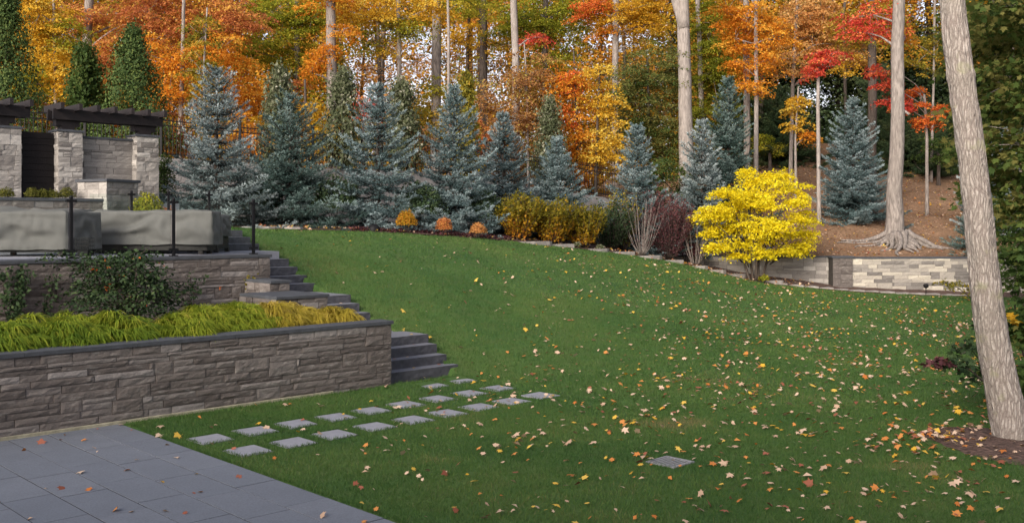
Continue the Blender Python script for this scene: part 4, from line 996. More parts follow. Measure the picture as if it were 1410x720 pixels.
T_('maple_sapling', 'small bright red maple on a thin stem left of the rooted trunk', 'maple sapling', 43, [(1128, 282, 6), (1127, 150, 5), (1128, 95, 4)], [(1130, 86, 27, 17), (1142, 76, 20, 12), (1120, 98, 16, 12)], 'red', 'pale', seed=24, R=.38, dens=1.3)
T_('maple_sapling', 'slim yellow-orange sapling left of the small red maple', 'maple sapling', 47, [(1096, 252, 4), (1096, 190, 3), (1098, 120, 2)], [(1097, 172, 22, 14), (1092, 150, 18, 9), (1111, 190, 14, 9, 0, 'orange'), (1104, 138, 16, 8)], 'gold', 'pale', seed=25, R=.4, tone0=.7)
T_('maple_tree', 'brownish straight trunk behind the lone slope spruce', 'maple', 49, [(1199, 280, 13), (1200, 150, 12), (1202, -40, 10)], [(1190, 45, 36, 26), (1210, 20, 40, 24), (1165, 30, 28, 22)], 'olive', 'dark', seed=27, tone0=.75)
T_('maple_sapling', 'red-orange maple sapling on a thin stem right of the rooted trunk', 'maple sapling', 44.5, [(1276, 262, 5), (1276, 190, 4), (1274, 130, 3)], [(1275, 164, 28, 15), (1268, 132, 16, 18), (1298, 150, 16, 10), (1218, 118, 22, 10, 0, 'red'), (1228, 138, 22, 9, 0, 'red'), (1206, 100, 12, 10, 0, 'red'), (1244, 148, 16, 7, 0, 'red')], 'redor', 'bark', seed=28, R=.36, dens=1.35)
T_('maple_tree', 'golden-brown bare-twigged tree behind the rooted trunk, thin curving stems', 'maple', 52, [(1282, 230, 4), (1285, 120, 3), (1290, -30, 3)], [(1260, 90, 30, 24), (1290, 60, 26, 28), (1245, 60, 24, 20)], 'olive', 'bark', seed=29, dens=.55)

# the big rooted trunk above the wall
D = 39.6; base = gp(1236, D)
root = T_('maple_tree', 'big straight grey trunk with spreading bare roots above the cream wall', 'maple', D, [(1232, 336, 23), (1233, 270, 20.5), (1236, 160, 18), (1238, 50, 16.5), (1240, -60, 15)], [(1198, 20, 44, 20, 1, 'red'), (1222, 42, 30, 16, 1, 'red'), (1185, 45, 26, 10, 1, 'red'), (1242, 50, 30, 12, 2), (1230, -10, 60, 18, 2)], 'orange', 'bark', seed=26, flare=1.35, extra=[(at(1237, 150, D), at(1252, 158, D - .3), .07, .05)], side=18)
rg = np.random.default_rng(5); rm = MB(5)
for k in range(17):
    a = -math.pi + k * math.pi / 14 + rg.normal(0, .08); ln = rg.uniform(.7, 1.5) * (1.5 if k % 6 == 0 else 1)
    P = []
    for q in np.linspace(0, 1, 9):
        x = base[0] + math.cos(a) * (.30 + ln * q) + .10 * math.sin(q * 7 + k); y = base[1] + math.sin(a) * (.30 + ln * q * .8)
        zg = ground_z(pix(x, y), max(y, Db(pix(x, y)) + .2)); y = max(y, Db(pix(x, y)) + .12)
        P.append((x, y, zg + .03 + .50 * (1 - q) ** 3 + .03 * math.sin(q * 9 + k)))
    rm.tube(P, np.linspace(.13, .025, 9), 7)
for x0, ln, dy in ((-.5, 2.0, -.3), (-.4, 1.6, -.9), (.4, 1.1, -.9)):
    P = [(base[0] + x0 + math.copysign(ln, x0) * q + .1 * math.sin(q * 6), base[1] + dy * q + .1 * math.sin(q * 9), 0) for q in np.linspace(0, 1, 12)]
    P = [(x, y, ground_z(pix(x, y), max(y, Db(pix(x, y)) + .2)) + .05) for x, y, _ in P]; rm.tube(P, np.linspace(.07, .02, 12), 6)
rm.build('roots', M['bark'], root)

T_('maple_tree', 'thin-leaved pinkish maple letting the sky through behind the third spruce', 'maple', 54, [(525, 200, 6), (522, 100, 5), (520, 10, 4)], [(500, 95, 34, 30), (545, 105, 36, 28), (530, 60, 30, 20), (480, 120, 26, 26), (570, 85, 22, 24)], 'peach', 'dark', seed=40, dens=.45, nleaf=40)
T_('maple_tree', 'thin-leaved rosy maple letting the sky through behind the fourth spruce', 'maple', 56, [(640, 200, 5), (642, 120, 5), (646, 20, 4)], [(640, 105, 34, 28), (668, 125, 30, 26), (612, 90, 26, 26), (690, 95, 24, 26), (655, 80, 22, 18)], 'brown', 'dark', seed=41, dens=.45, nleaf=40, tone0=.7)
# understory shrubs behind the fence
us = [('maroon low bush seen through the fence left of the first spruce', 244, 36, 195, 30, 40, 'rust'), ('orange low bush behind the fence left of the second spruce', 345, 37, 188, 34, 36, 'orange'),
      ('olive low bush behind the fence between the second and third spruce', 455, 38, 200, 40, 36, 'olive'), ('rust-brown low bush behind the fence right of the third spruce', 570, 40, 195, 36, 38, 'brown'),
      ('dull red bush between the fourth and fifth spruces', 655, 41, 190, 30, 46, 'rust'), ('red-brown bush behind the fence near the left pillars', 60, 34, 165, 46, 26, 'rust'),
      ('gold bush behind the fence post left of the seventh spruce', 812, 44, 250, 36, 22, 'gold'), ('crimson-leaved bush glowing beside the third spruce tip', 500, 42, 145, 22, 22, 'red'),
      ('dark green bush at the foot of the green thicket tree', 925, 42, 250, 40, 36, 'green'), ('rust bush on the slope behind the yellow tree', 985, 47, 262, 30, 20, 'brown'),
      ('rose-brown bush behind the fifth spruce and slender trunk', 700, 43, 230, 40, 34, 'brown'), ('yellow-green bush on the dark slope right of the orange maple', 1060, 56, 200, 26, 20, 'lime'),
      ('yellow-green low evergreen below the red-orange sapling', 1292, 51, 205, 34, 24, 'green'), ('brown-orange bush behind the first spruce and broad cedar', 150, 37, 175, 50, 26, 'orange'),
      ('rust bush behind the second spruce, left of the maple tuft', 400, 45, 120, 30, 24, 'rust')]
for i, (lab, px, D, py, rx, ry, lf) in enumerate(us):
    T_('shrub', lab, 'shrub', D, [(px, 0, 5), (px, py + ry * .3, 4)], [(px - rx * .3, py, rx * .7, ry), (px + rx * .4, py + ry * .2, rx * .6, ry * .8)], lf, 'dark', seed=60 + i, dens=1.1, leafsize=.11, R=.4, group='bushes behind the fence and on the slope')

# far woodland that reads as one mass: trunks and leaf masses with gaps of sky
rg = np.random.default_rng(77); lv = Leaves(); dk = Leaves(); mb = MB(3)  # dk leaves: shade of the deep wood put into a dark leaf colour
def gapped(px, py):
    g = (px > 470) & (px < 705) & (py > 38) & (py < 150) | (px > 765) & (px < 900) & (py > 30) & (py < 72) | (px > 1085) & (px < 1150) & (py > 120) & (py < 150) | (px > 1255) & (px < 1300) & (py < 60) & (py > -5) | (px > 325) & (px < 380) & (py > 35) & (py < 60)
    return g
def far_mass(L_, n, px0, px1, py0, py1, D0, D1, tone0, keep):
    px = rg.uniform(px0, px1, n); py = rg.uniform(py0, py1, n); Dd = rg.uniform(D0, D1, n)
    k = ~gapped(px, py) | (rg.random(n) < keep); px, py, Dd = px[k], py[k], Dd[k]
    C = np.column_stack([(px - 705) / FOC * Dd, Dd, CAMZ + (HOR - py) / FOC * Dd]); m_ = 16; ix = np.repeat(np.arange(len(C)), m_)
    P = C[ix] + rg.normal(0, 1, (len(ix), 3)) * [.55, .55, .22]
    tn = np.array([mnoise.noise(Vector((c[0] * .22, c[1] * .2, c[2] * .3))) for c in C]) * .7
    L_.add(P, np.array([0, -.3, 1.0]) + rg.normal(0, .6, P.shape), rg.normal(0, 1, P.shape), rg.uniform(.16, .32, len(P)), tone0 + tn[ix] + rg.normal(0, .14, len(P)))
far_mass(lv, 34000, -260, 1000, -90, 250, 62, 84, .5, .34)
far_mass(lv, 12000, 960, 1640, -90, 90, 62, 84, .45, .2)
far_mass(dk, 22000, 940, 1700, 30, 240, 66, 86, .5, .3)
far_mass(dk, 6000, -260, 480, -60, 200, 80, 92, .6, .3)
for i in range(70):
    px = rg.uniform(-250, 1650); D = rg.uniform(60, 88); b = gp(px, D); h = rg.uniform(12, 20); r0 = rg.uniform(.10, .28)
    mb.tube([b - [0, 0, .3], b + [rg.normal(0, .3), 0, h * .5], b + [rg.normal(0, .6), 0, h]], [r0, r0 * .75, r0 * .4], 7)
rt = mk('far_woodland', None); tag(rt, 'hazy mass of far autumn woodland behind the single trees', None, None, 'stuff')
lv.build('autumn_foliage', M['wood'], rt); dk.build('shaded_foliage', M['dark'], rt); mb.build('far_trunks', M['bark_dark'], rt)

# ------------------------------------------------------------------ yellow multi-stem tree
D = 35.9; base = gp(1040, D); k_ = D / FOC
root = thing('redbud_tree', 'small bright yellow multi-stemmed tree in the bed before the retaining wall', 'tree', base)
rg = np.random.default_rng(31); mb = MB(1); lv = Leaves()
stems = [(-.18, -1.0), (-.05, -.35), (.08, .35), (.2, 1.1), (.02, .1)]
for i, (x0, x1) in enumerate(stems):
    p0 = base + [x0, rg.normal(0, .1), -.1]; p1 = base + [x1 * .5, rg.normal(0, .35), 1.2]; p2 = base + [x1, rg.normal(0, .8), rg.uniform(2.1, 3.2)]
    f = np.linspace(0, 1, 9)[:, None]; P = p0 * (1 - f) ** 2 + 2 * f * (1 - f) * p1 + f * f * p2
    mb.tube(P, np.linspace(.055, .018, 9), 7)
blob = [(1042, 250, 34, 11), (1000, 268, 28, 11), (1085, 256, 32, 11), (985, 292, 24, 10), (1015, 285, 30, 12), (1055, 278, 36, 13), (1098, 278, 22, 10), (1108, 300, 18, 10), (1000, 312, 34, 10), (1040, 305, 34, 11), (1080, 303, 30, 10), (978, 318, 16, 9), (1015, 336, 34, 8), (1055, 326, 28, 8), (1100, 322, 26, 10), (990, 340, 20, 6), (1105, 338, 16, 9), (1072, 243, 26, 9), (1015, 352, 10, 4), (1080, 345, 12, 5), (968, 300, 10, 8), (1030, 238, 14, 6), (1035, 268, 20, 9), (1060, 318, 34, 10), (1000, 296, 26, 9), (1095, 345, 14, 5), (1050, 348, 16, 5)]
for j, (px, py, rx, ry) in enumerate(blob):
    Dj = D + rg.uniform(-.9, .7); c = at(px, py, Dj); r = np.array([rx * 1.05, rx * .95, ry]) * Dj / FOC
    ctr = sprays(lv, rg, c, r, int(9 + rx * ry * .042), 56, .095, .30, flat=.3, droop=.2, tilt=.6, tone_c=.13, tone_j=.16, tone0=.5)
    q = base + [(c[0] - base[0]) * .35, (c[1] - base[1]) * .3, min(1.4, (c[2] - base[2]) * .55)]
    limb(mb, rg, q, c, .028, .010, .08)
    for s_ in ctr[::5]: limb(mb, rg, c, s_, .010, .004, .1, 4, 4)
lv.build('crown', M['yellow'], root); mb.build('trunk', M['bark_dark'], root)

# ------------------------------------------------------------------ leaning trunk at the right and the maple behind it
D = 12.5; base = gp(1394, D)
root = thing('leaning_tree', 'large pale ridged trunk leaning left at the right edge of the lawn', 'tree', base)
pts = np.array([at(x, y, D) for x, y in ((1401, 640), (1394, 600), (1381, 540), (1367, 470), (1355, 378), (1348, 300), (1336, 200), (1322, 100), (1310, 0), (1302, -100), (1292, -220), (1282, -340), (1272, -480))])
wd = np.array([62, 50, 44, 41, 39, 36.5, 35, 34, 31.5, 29, 26, 23, 17]) * D / FOC / 2
kz, na = 260, 120
f = np.linspace(0, len(pts) - 1, kz); P = np.column_stack([np.interp(f, np.arange(len(pts)), pts[:, i]) for i in range(3)]); R0 = np.interp(f, np.arange(len(pts)), wd)
for i in range(3): P[:, i] = np.convolve(np.pad(P[:, i], 12, mode='reflect', reflect_type='odd'), np.ones(25) / 25, 'valid')
th = np.arange(na) * 2 * math.pi / na
RR = np.empty((kz, na)); zz = P[:, 2]
for i in range(kz):
    for j in range(na):
        q = Vector((math.cos(th[j]) * 3.0, math.sin(th[j]) * 3.0, zz[i] * 1.0))
        wv = mnoise.noise(q * .9) * .9
        rdg = -.55 + abs(mnoise.noise(Vector((math.cos(th[j] + wv * .16) * 8.5, math.sin(th[j] + wv * .16) * 8.5, zz[i] * 2.3)))) * 2.4
        RR[i, j] = R0[i] * (1 + .02 * mnoise.noise(q * .6)) + .011 * max(-.6, rdg) + .003 * mnoise.noise(Vector((math.cos(th[j]) * 20, math.sin(th[j]) * 20, zz[i] * 9)))
kn = at(1321, 105, D)[2]; RR += .012 * np.exp(-((zz - kn) / .06) ** 2)[:, None]
mb = MB(1); mb.tube(P, RR, na); mb.build('trunk', M['bark_near'], root)
rg = np.random.default_rng(12); lv = Leaves(); mb = MB(2)
for j in range(12):
    a = rg.random() * 6.28; c = P[-1] + np.array([math.cos(a) * rg.uniform(.5, 3.2), math.sin(a) * rg.uniform(.5, 3.0), rg.uniform(-.6, 3.2)])
    limb(mb, rg, P[-8 - int(rg.integers(0, 30))], c, .08, .02, .1); sprays(lv, rg, c, (1.2, 1.2, .7), 12, 30, .14, .5)
mb.build('limbs', M['bark_near'], root); lv.build('crown', M['gold'], root, 'maple')
# mulch ring
c = gp(1384, 12.45); mb = MB(3); rs = random.Random(3); ringN = 46
V = [(c[0], c[1], c[2] + .10)]
for rr_, h in ((.35, .09), (.7, .055), (.95, .01)):
    for q in range(ringN):
        a = q * 6.283 / ringN; r_ = rr_ * (1 + .10 * math.sin(a * 3 + 1) + (rs.uniform(-.06, .06) if rr_ > .9 else 0)); V.append((c[0] + math.cos(a) * r_ * .95, c[1] + math.sin(a) * r_ * 1.1, c[2] + h + rs.uniform(-.012, .012)))
F = [[0, 1 + q, 1 + (q + 1) % ringN] for q in range(ringN)]
for g in range(2): F += [[1 + g * ringN + q, 1 + (g + 1) * ringN + q, 1 + (g + 1) * ringN + (q + 1) % ringN, 1 + g * ringN + (q + 1) % ringN] for q in range(ringN)]
mb.add(V, F, .5, 0, True); tag(mb.build('mulch_ring', M['mulch'], None, c), kind='structure')

def leafy(name, label, cat, base, clumps, leaf, seed, size, shape='maple', R=.35, nleaf=34, bark='bark_dark', group=None, tone0=.45, r_st=.02, den=1.0, trunk=None, tilt=.6):
    """clumps: list of (centre xyz, radii xyz, sprays)"""
    rg = np.random.default_rng(seed + 500); root = thing(name, label, cat, base, group); mb = MB(seed); lv = Leaves()
    if trunk is not None: mb.tube(trunk[0], trunk[1], 9)
    for c, r, ns in clumps:
        c = np.asarray(c, float); ctr = sprays(lv, rg, c, r, int(ns * den), nleaf, size, R, droop=.3, tone0=tone0, tilt=tilt)
        b0 = np.asarray(base, float) if trunk is None else trunk[0][int(np.argmin(abs(trunk[0][:, 2] - c[2] + .5)))]
        limb(mb, rg, b0, c, r_st, r_st * .4, .06)
        for q in ctr[::4]: limb(mb, rg, c, q, r_st * .4, .004, .1, 4, 4)
    mb.build('trunk' if 'tree' in name else 'stems', M[bark], root); lv.build('crown' if 'tree' in name else 'foliage', M[leaf], root, shape); return root
tb = gp(1470, 17); TP = np.array([tb, tb + [0, 0, 2.2], tb + [-.1, 0, 4.4], tb + [.1, 0, 7.0]])
cl = []
for px, py, dd, r, ns in ((1400, 30, 17, .95, 40), (1370, 60, 18, .8, 30), (1405, 110, 16.5, .8, 34), (1372, 150, 17.5, .7, 28), (1410, 200, 16, .75, 30), (1385, 240, 17, .55, 20), (1420, 280, 16, .6, 24), (1395, 10, 15.5, .7, 26), (1450, 120, 15.5, .9, 30), (1350, 20, 18.5, .6, 18), (1440, -60, 17, 1.2, 40), (1365, 200, 17, .45, 10), (1500, 60, 17, 1.2, 40)):
    cl.append((at(px, py, dd), (r, r, r * .75), ns))
leafy('maple_tree', 'green broad-leaved maple at the right edge behind the leaning trunk', 'maple', tb, cl, 'green', 41, .11, 'maple', .42, 34, 'bark', trunk=(TP, np.array([.14, .12, .09, .05])), r_st=.035, tone0=.85)
b = gp(1432, 15.5)
leafy('shrub', 'dark green leafy shrub at the right edge below the maple', 'shrub', b, [(at(1402, 380, 15.5), (.35, .4, .45), 16), (at(1405, 450, 15.4), (.38, .4, .4), 18), (at(1395, 510, 15.2), (.3, .35, .3), 12), (at(1420, 330, 15.6), (.4, .4, .4), 14), (at(1425, 520, 15), (.4, .4, .4), 14), (at(1385, 540, 15.4), (.18, .3, .16), 6), (at(1440, 430, 15.3), (.5, .5, .5), 14)], 'green', 42, .12, 'maple', .28, 22, tone0=.5)
b = gp(1390, 14.4)
rt_ = leafy('shrub', 'straggly low green branches with dark red tips left of the leaning trunk base', 'shrub', b, [(at(1335, 478, 14.3), (.26, .3, .12), 7), (at(1318, 500, 14.2), (.24, .3, .10), 7), (at(1350, 510, 14.5), (.22, .3, .16), 7), (at(1352, 450, 14.6), (.16, .2, .12), 4)], 'rose', 43, .095, 'star', .16, 15, tone0=.5)
rg = np.random.default_rng(3); lv = Leaves(); sprays(lv, rg, at(1292, 497, 14.2), (.16, .2, .05), 6, 12, .09, .12); lv.build('red_leaves', M['burg'], rt_, 'maple')
lv = Leaves(); sprays(lv, rg, at(1385, 435, 14.2), (.1, .12, .10), 4, 8, .10, .12); lv.build('yellow_leaves', M['gold'], rt_, 'maple')
b = gp(1345, 34.8)
leafy('shrub', 'low trailing green shrub with russet tips at the right end of the cream wall', 'shrub', b, [(at(1322, 393, 34.8), (.45, .35, .14), 12), (at(1300, 388, 34.9), (.30, .25, .08), 6), (at(1340, 400, 34.6), (.4, .4, .2), 10)], 'olive', 44, .10, 'oval', .2, 16, tone0=.3)
b = gp(1410, 33)
leafy('shrub', 'tall dark shrub with scattered orange leaves behind the right edge', 'shrub', b, [(at(1385, 300, 33), (1.0, 1.0, .9), 34), (at(1400, 360, 32.5), (.9, .9, .9), 34), (at(1430, 330, 33), (1.2, 1, 1.3), 40)], 'green', 46, .13, 'star', .4, 34, tone0=.4)

# ------------------------------------------------------------------ planting bed shrubs
def ball(name, label, cat, px, D, rx, h, leaf, seed, size=.045, n=1500, group=None, z=None, tone0=.5):
    rg = np.random.default_rng(seed + 900); b = gp(px, D)
    if z is not None: b[2] = z
    root = thing(name, label, cat, b, group); mb = MB(seed); lv = Leaves()
    d = sph(rg, n); d[:, 2] = abs(d[:, 2]) * 1.1 - .12; q = rg.random(n) ** .35
    lump = np.array([1 + .28 * mnoise.noise(Vector(v * 2.3) + Vector((seed, 0, 0))) for v in d])
    P = b + [0, 0, h * .42] + d * np.array([rx, rx, h * .62]) * (q * lump)[:, None]; P[:, 2] = np.maximum(P[:, 2], b[2] + .02)
    lv.add(P, d + rg.normal(0, .6, P.shape), np.array([0, 0, .6]) + d + rg.normal(0, .5, P.shape), size * rg.uniform(.7, 1.3, n), tone0 + .5 * (lump - 1) + rg.normal(0, .2, n))
    for k in range(9):
        a = k * .7; limb(mb, rg, b + [0, 0, -.05], b + np.array([math.cos(a) * rx * .6, math.sin(a) * rx * .6, h * .7]), .012, .004, .05, 4, 4)
    mb.build('stems', M['bark_dark'], root); lv.build('foliage', M[leaf], root); return root
ball('round_shrub', 'round gold-orange shrub at the lawn edge right of the domed light', 'shrub', 560, 28.75, .29, .66, 'forsy', 1, n=2200, tone0=.8)
ball('round_shrub', 'small russet red shrub between the gold ball and the little orange one', 'shrub', 611, 29.3, .27, .52, 'rust', 2, n=1500)
ball('round_shrub', 'small orange-brown shrub left of the golden bushes', 'shrub', 658, 30.05, .26, .46, 'peach', 3, n=1300, tone0=.4)
for px, rr_, h, lab in ((8, .22, .2, 'leftmost at the picture edge'), (45, .20, .22, 'left one before the dark gate'), (58, .18, .19, 'middle one before the dark gate'), (72, .2, .18, 'third along, before the gate edge'), (92, .22, .24, 'rightmost, against the stone pillar')):
    tt = t_at(px, 12.1); p = L(tt, 12.1); ball('box_ball', 'clipped green box ball on the low terrace wall, ' + lab, 'box shrub', px, p[1], rr_, h + .12, 'box', int(px), .035, 900, 'clipped box balls', 3.34)
def vase(label, px, D, half, top, leaf, seed, n=70, size=.085, tone_lo=.9, tone_hi=.25, cat='shrub', name='shrub', lpb=60, group=None, bark='bark_dark'):
    """upright arching stems from one foot, leafy along their length"""
    rg = np.random.default_rng(seed + 40); b = gp(px, D); H = at(px, top, D)[2] - b[2]; Rm = half * D / FOC
    root = thing(name, label, cat, b, group); mb = MB(seed); lv = Leaves()
    for k in range(n):
        a = rg.random() * 6.283; rr_ = Rm * rg.random() ** .55; h = H * rg.uniform(.72, 1.05) * (1 - .22 * (rr_ / Rm) ** 2)
        f = np.linspace(0, 1, 8); P = b + np.column_stack([math.cos(a) * rr_ * f ** .8 + .06 * math.cos(a), math.sin(a) * rr_ * f ** .8 + .06 * math.sin(a), h * f ** 1.05]) + rg.normal(0, .02, (8, 3)) * f[:, None]
        mb.tube(P, np.linspace(.011, .003, 8), 4)
        m_ = lpb; t = rg.uniform(.10, 1.02, m_) ** .85; Q = np.column_stack([np.interp(t, f, P[:, i]) for i in range(3)]) + rg.normal(0, .045, (m_, 3))
        lv.add(Q, rg.normal(0, 1, (m_, 3)) + [0, 0, .7], np.array([math.cos(a) * .5, math.sin(a) * .5, .8]) + rg.normal(0, .5, (m_, 3)), size * rg.uniform(.6, 1.2, m_), tone_lo + (tone_hi - tone_lo) * t + rg.normal(0, .16, m_))
    mb.build('stems', M[bark], root); lv.build('foliage', M[leaf], root); return root
G_ = 'golden-green vase bushes in the bed'
vase('leftmost vase-shaped bush with orange-gold heart and olive top', 713, 32.4, 36, 266, 'forsy', 1, 90, .10, 1.05, .30, group=G_)
vase('middle olive-green vase-shaped bush with yellow base', 762, 33.0, 42, 272, 'forsy', 2, 100, .10, 1.0, .28, group=G_)
vase('rightmost and smallest olive-green vase-shaped bush', 802, 33.6, 32, 281, 'forsy', 3, 80, .10, .95, .25, group=G_)
vase('dark evergreen shrub right of the golden-green vase bushes', 842, 35.3, 34, 276, 'rose', 4, 90, .08, .3, .35)
vase('dark evergreen shrub low behind the golden-green vase bushes', 735, 34.6, 40, 285, 'rose', 14, 80, .08, .2, .3)
vase('loose yellow-green shrub left of the bare purple stems', 858, 35.8, 24, 262, 'olive', 5, 50, .09, .3, .6, lpb=24)
vase('twiggy bare purple-grey shrub in the middle of the bed', 884, 34.9, 30, 268, 'burg', 6, 34, .05, .4, .8, lpb=14, bark='bark')
vase('dense burgundy-leaved shrub right of the bare purple stems', 922, 36.2, 34, 268, 'burg', 7, 120, .075, .3, .6, lpb=60)
vase('tall dark burgundy shrub behind the bare purple stems', 897, 37.0, 22, 252, 'burg', 17, 90, .075, .3, .7, lpb=50)
vase('second twiggy half-bare shrub left of the yellow tree', 958, 36.2, 26, 275, 'burg', 8, 22, .05, .5, .9, lpb=12, bark='bark')
ball('round_shrub', 'dark low shrub between burgundy leaves and yellow tree', 'shrub', 945, 37.2, .6, .9, 'burg', 9, .07, 2600, tone0=.3)
for k, (px, lab) in enumerate(((795, 'left of the two tufts'), (826, 'right of the two tufts'))): ball('low_plant', 'little pale green tuft by the edging stones, ' + lab, 'small plant', px, De(px) + .2, .13, .2, 'pale', 30 + k, .05, 260, 'green tufts by the edging stones')
ball('round_shrub', 'yellow-green shrub in front of the right pillar beside the stone plinth', 'shrub', 203, 25.3, .42, .9, 'lime', 50, .07, 1500, None, 2.66)
ball('round_shrub', 'orange-brown low shrub behind the far railing under the first spruce', 'shrub', 232, 26.2, .35, .55, 'rust', 51, .06, 1100, None, 2.66)
ball('low_plant', 'small yellow-green plant at the foot of the yellow tree', 'small plant', 1052, 35.6, .2, .3, 'lime', 52, .07, 260)
for k, (px, lab) in enumerate(((352, 'between the first two spruces'), (462, 'between the second and third spruce'), (578, 'between the third and fourth spruce'), (662, 'behind the small orange-brown shrub'))):
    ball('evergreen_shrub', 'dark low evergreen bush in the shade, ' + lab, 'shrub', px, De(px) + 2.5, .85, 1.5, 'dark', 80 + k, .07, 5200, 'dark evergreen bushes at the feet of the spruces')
# purple-brown ground cover under the spruces
rg = np.random.default_rng(8); lv = Leaves()
for k in range(260):
    px = rg.uniform(480, 700); D = De(px) + rg.uniform(.25, 1.3); sprays(lv, rg, gp(px, D) + [0, 0, .05], (.14, .14, .05), 2, 12, .07, .12, tone0=.3)
tag(lv.build('ground_cover', M['burg'], None, 'oval'), 'dark reddish ground cover and dead leaves under the spruces', None, None, 'stuff')

# ------------------------------------------------------------------ raised planter
def mound(label, t, s, rx, ry, h, seed, leaf, n=900, name='ornamental_grass', cat='grass clump', group='arching grass clumps in the raised planter'):
    rg = np.random.default_rng(seed + 300); b = L(t, s, 1.02); root = thing(name, label, cat, b, group)
    V, F, T = [], [], []; ns = 5; tufts = max(8, n // 26)
    for k in range(tufts):
        a = rg.random() * 6.283; r0 = rg.random() ** .55; c = np.array([math.cos(a) * r0 * rx, math.sin(a) * r0 * ry])
        cz = h * (1 - .75 * r0 ** 1.8) * rg.uniform(.75, 1.1) + .09 * mnoise.noise(Vector((c[0] * 3, c[1] * 3, seed))); t0 = rg.normal(0, .13) - .25 * (1 - cz / h); ta = a + rg.normal(0, .7)
        for i in range(38):
            a2 = ta + rg.normal(0, .95); d2 = np.array([math.cos(a2), math.sin(a2)]); ln = rg.uniform(.13, .30); wd = rg.uniform(.005, .009); sd = np.array([-d2[1], d2[0]]) * wd
            pz = rg.uniform(.35, 1.1); j0 = rg.normal(0, .025, 2); rise = rg.uniform(.02, .10); tt = .5 + t0 + rg.normal(0, .13); n0 = len(V)
            for q in range(ns):
                f = q / (ns - 1); xy = c + j0 + d2 * ln * f; z = cz + rise * math.sin(min(1, f * 1.7) * 1.7) - pz * ln * f * f; w2 = (1 - f) ** .7 + .06
                g = E1 * xy[0] + E2 * xy[1]; sg = (E1 * sd[0] + E2 * sd[1]) * w2
                V.append((b[0] + g[0] - sg[0], b[1] + g[1] - sg[1], b[2] + z)); V.append((b[0] + g[0] + sg[0], b[1] + g[1] + sg[1], b[2] + z + .004))
            for q in range(ns - 1): F.append([n0 + 2 * q, n0 + 2 * q + 1, n0 + 2 * q + 3, n0 + 2 * q + 2]); T.append(tt + .08 * q)
    V = np.array(V) - b; F = np.array(F)
    me = mesh_arrays('blades', V, F.ravel(), np.full(len(F), 4), np.clip(T, 0, 1), [M[leaf]]); mk('blades', me, root); return root
xs = [(-5.95, .95, .75, 'leftmost at the picture edge', 'hakgreen'), (-5.1, .9, .75, 'second from the left, bright green', 'hakgreen'), (-4.35, 1.0, .8, 'broad one left of the dark shrub', 'hakgreen'), (-3.45, .9, .6, 'spilling toward the coping below the dark shrub', 'hakone'),
      (-2.85, 1.15, .75, 'full mound just right of the dark shrub', 'hakone'), (-2.15, 1.25, .75, 'middle of the right-hand run', 'hakone'), (-1.55, 1.35, .75, 'yellowing one before the cheek wall', 'hakgold'), (-.95, 1.55, .6, 'golden one touching the cheek wall', 'hakgold')]
for k, (t, s, h, lab, lf) in enumerate(xs): mound('arching yellow-green grass clump in the planter, ' + lab, t, s, .60, .66, h * .47, k, lf, 3000)
mound('small dry golden grass tuft at the right end of the planter', -.42, 1.0, .36, .34, .24, 20, 'hakgold', 1200)
for k, (t, s) in enumerate(((-5.5, 1.7), (-4.7, 1.8), (-6.4, 1.6), (-2.5, 2.1), (-1.7, 2.3))): mound('arching grass clump in the back row of the planter, partly hidden, %s' % ('second from the left', 'third from the left', 'at the picture edge', 'right of the dark shrub', 'farthest right')[k], t, s, .6, .5, .34, 30 + k, 'hakone', 2000)
b = L(-3.55, 2.6, 1.0)
def ts(t, s, z): return L(t, s, z)
RS = leafy('rose_shrub', 'dark green rose shrub with a few orange leaves against the upper wall', 'shrub', b, [(ts(-3.55, 2.9, 1.75), (.75, .6, .5), 60), (ts(-3.9, 3.2, 2.0), (.5, .5, .35), 30), (ts(-3.2, 3.1, 2.0), (.5, .5, .35), 30), (ts(-3.5, 2.4, 1.4), (.8, .5, .35), 40), (ts(-2.75, 3.1, 1.6), (.45, .4, .35), 20), (ts(-4.1, 2.9, 1.5), (.3, .3, .3), 10), (ts(-3.0, 3.6, 2.2), (.7, .3, .15), 10), (ts(-3.9, 3.6, 2.2), (.6, .3, .15), 9), (ts(-2.4, 3.4, 1.4), (.35, .3, .25), 10), (ts(-3.2, 2.9, 2.25), (.35, .3, .14), 6)], 'rose', 61, .07, 'oval', .27, 30, tone0=.5, den=.95)
lv = Leaves(); rg = np.random.default_rng(66)
for q in range(14): sprays(lv, rg, ts(-3.5 + rg.normal(0, .5), 2.6 + rg.normal(0, .2), rg.uniform(1.4, 2.25)), (.05, .05, .05), 1, 2, .07, .05)
lv.build('turned_leaves', M['redor'], RS)
def vine(label, t, z1, seed, n=4, spread=.35, leaf='rose', dens=26):
    rg = np.random.default_rng(seed + 70); b = L(t, 4.2, 1.0); root = thing('climbing_vine', label, 'vine', b); mb = MB(seed); lv = Leaves()
    for k in range(n):
        x = t + rg.uniform(-spread, spread); q = np.linspace(0, 1, 9); P = np.array([L(t + (x - t) * f + .05 * math.sin(f * 9 + k), 4.24 - .03 * rg.random(), 1.0 + (z1 - 1) * f * rg.uniform(.95, 1)) for f in q])
        mb.tube(P, np.linspace(.008, .003, 9), 4); tt = rg.random(dens)
        Q = np.column_stack([np.interp(tt, q, P[:, i]) for i in range(3)]) + rg.normal(0, .05, (dens, 3)) * [1, .4, 1]; Q[:, :2] -= E2 * .06
        lv.add(Q, np.array([.6, -.7, .4]) + rg.normal(0, .5, Q.shape), rg.normal(0, 1, Q.shape), .075 * rg.uniform(.6, 1.2, dens), .5 + rg.normal(0, .25, dens))
    mb.build('stems', M['bark_dark'], root); lv.build('foliage', M[leaf], root); return root
vine('thin dark vine climbing the upper wall at the left picture edge', t_at(18, 4.2), 2.05, 1, 9, .28, dens=60)
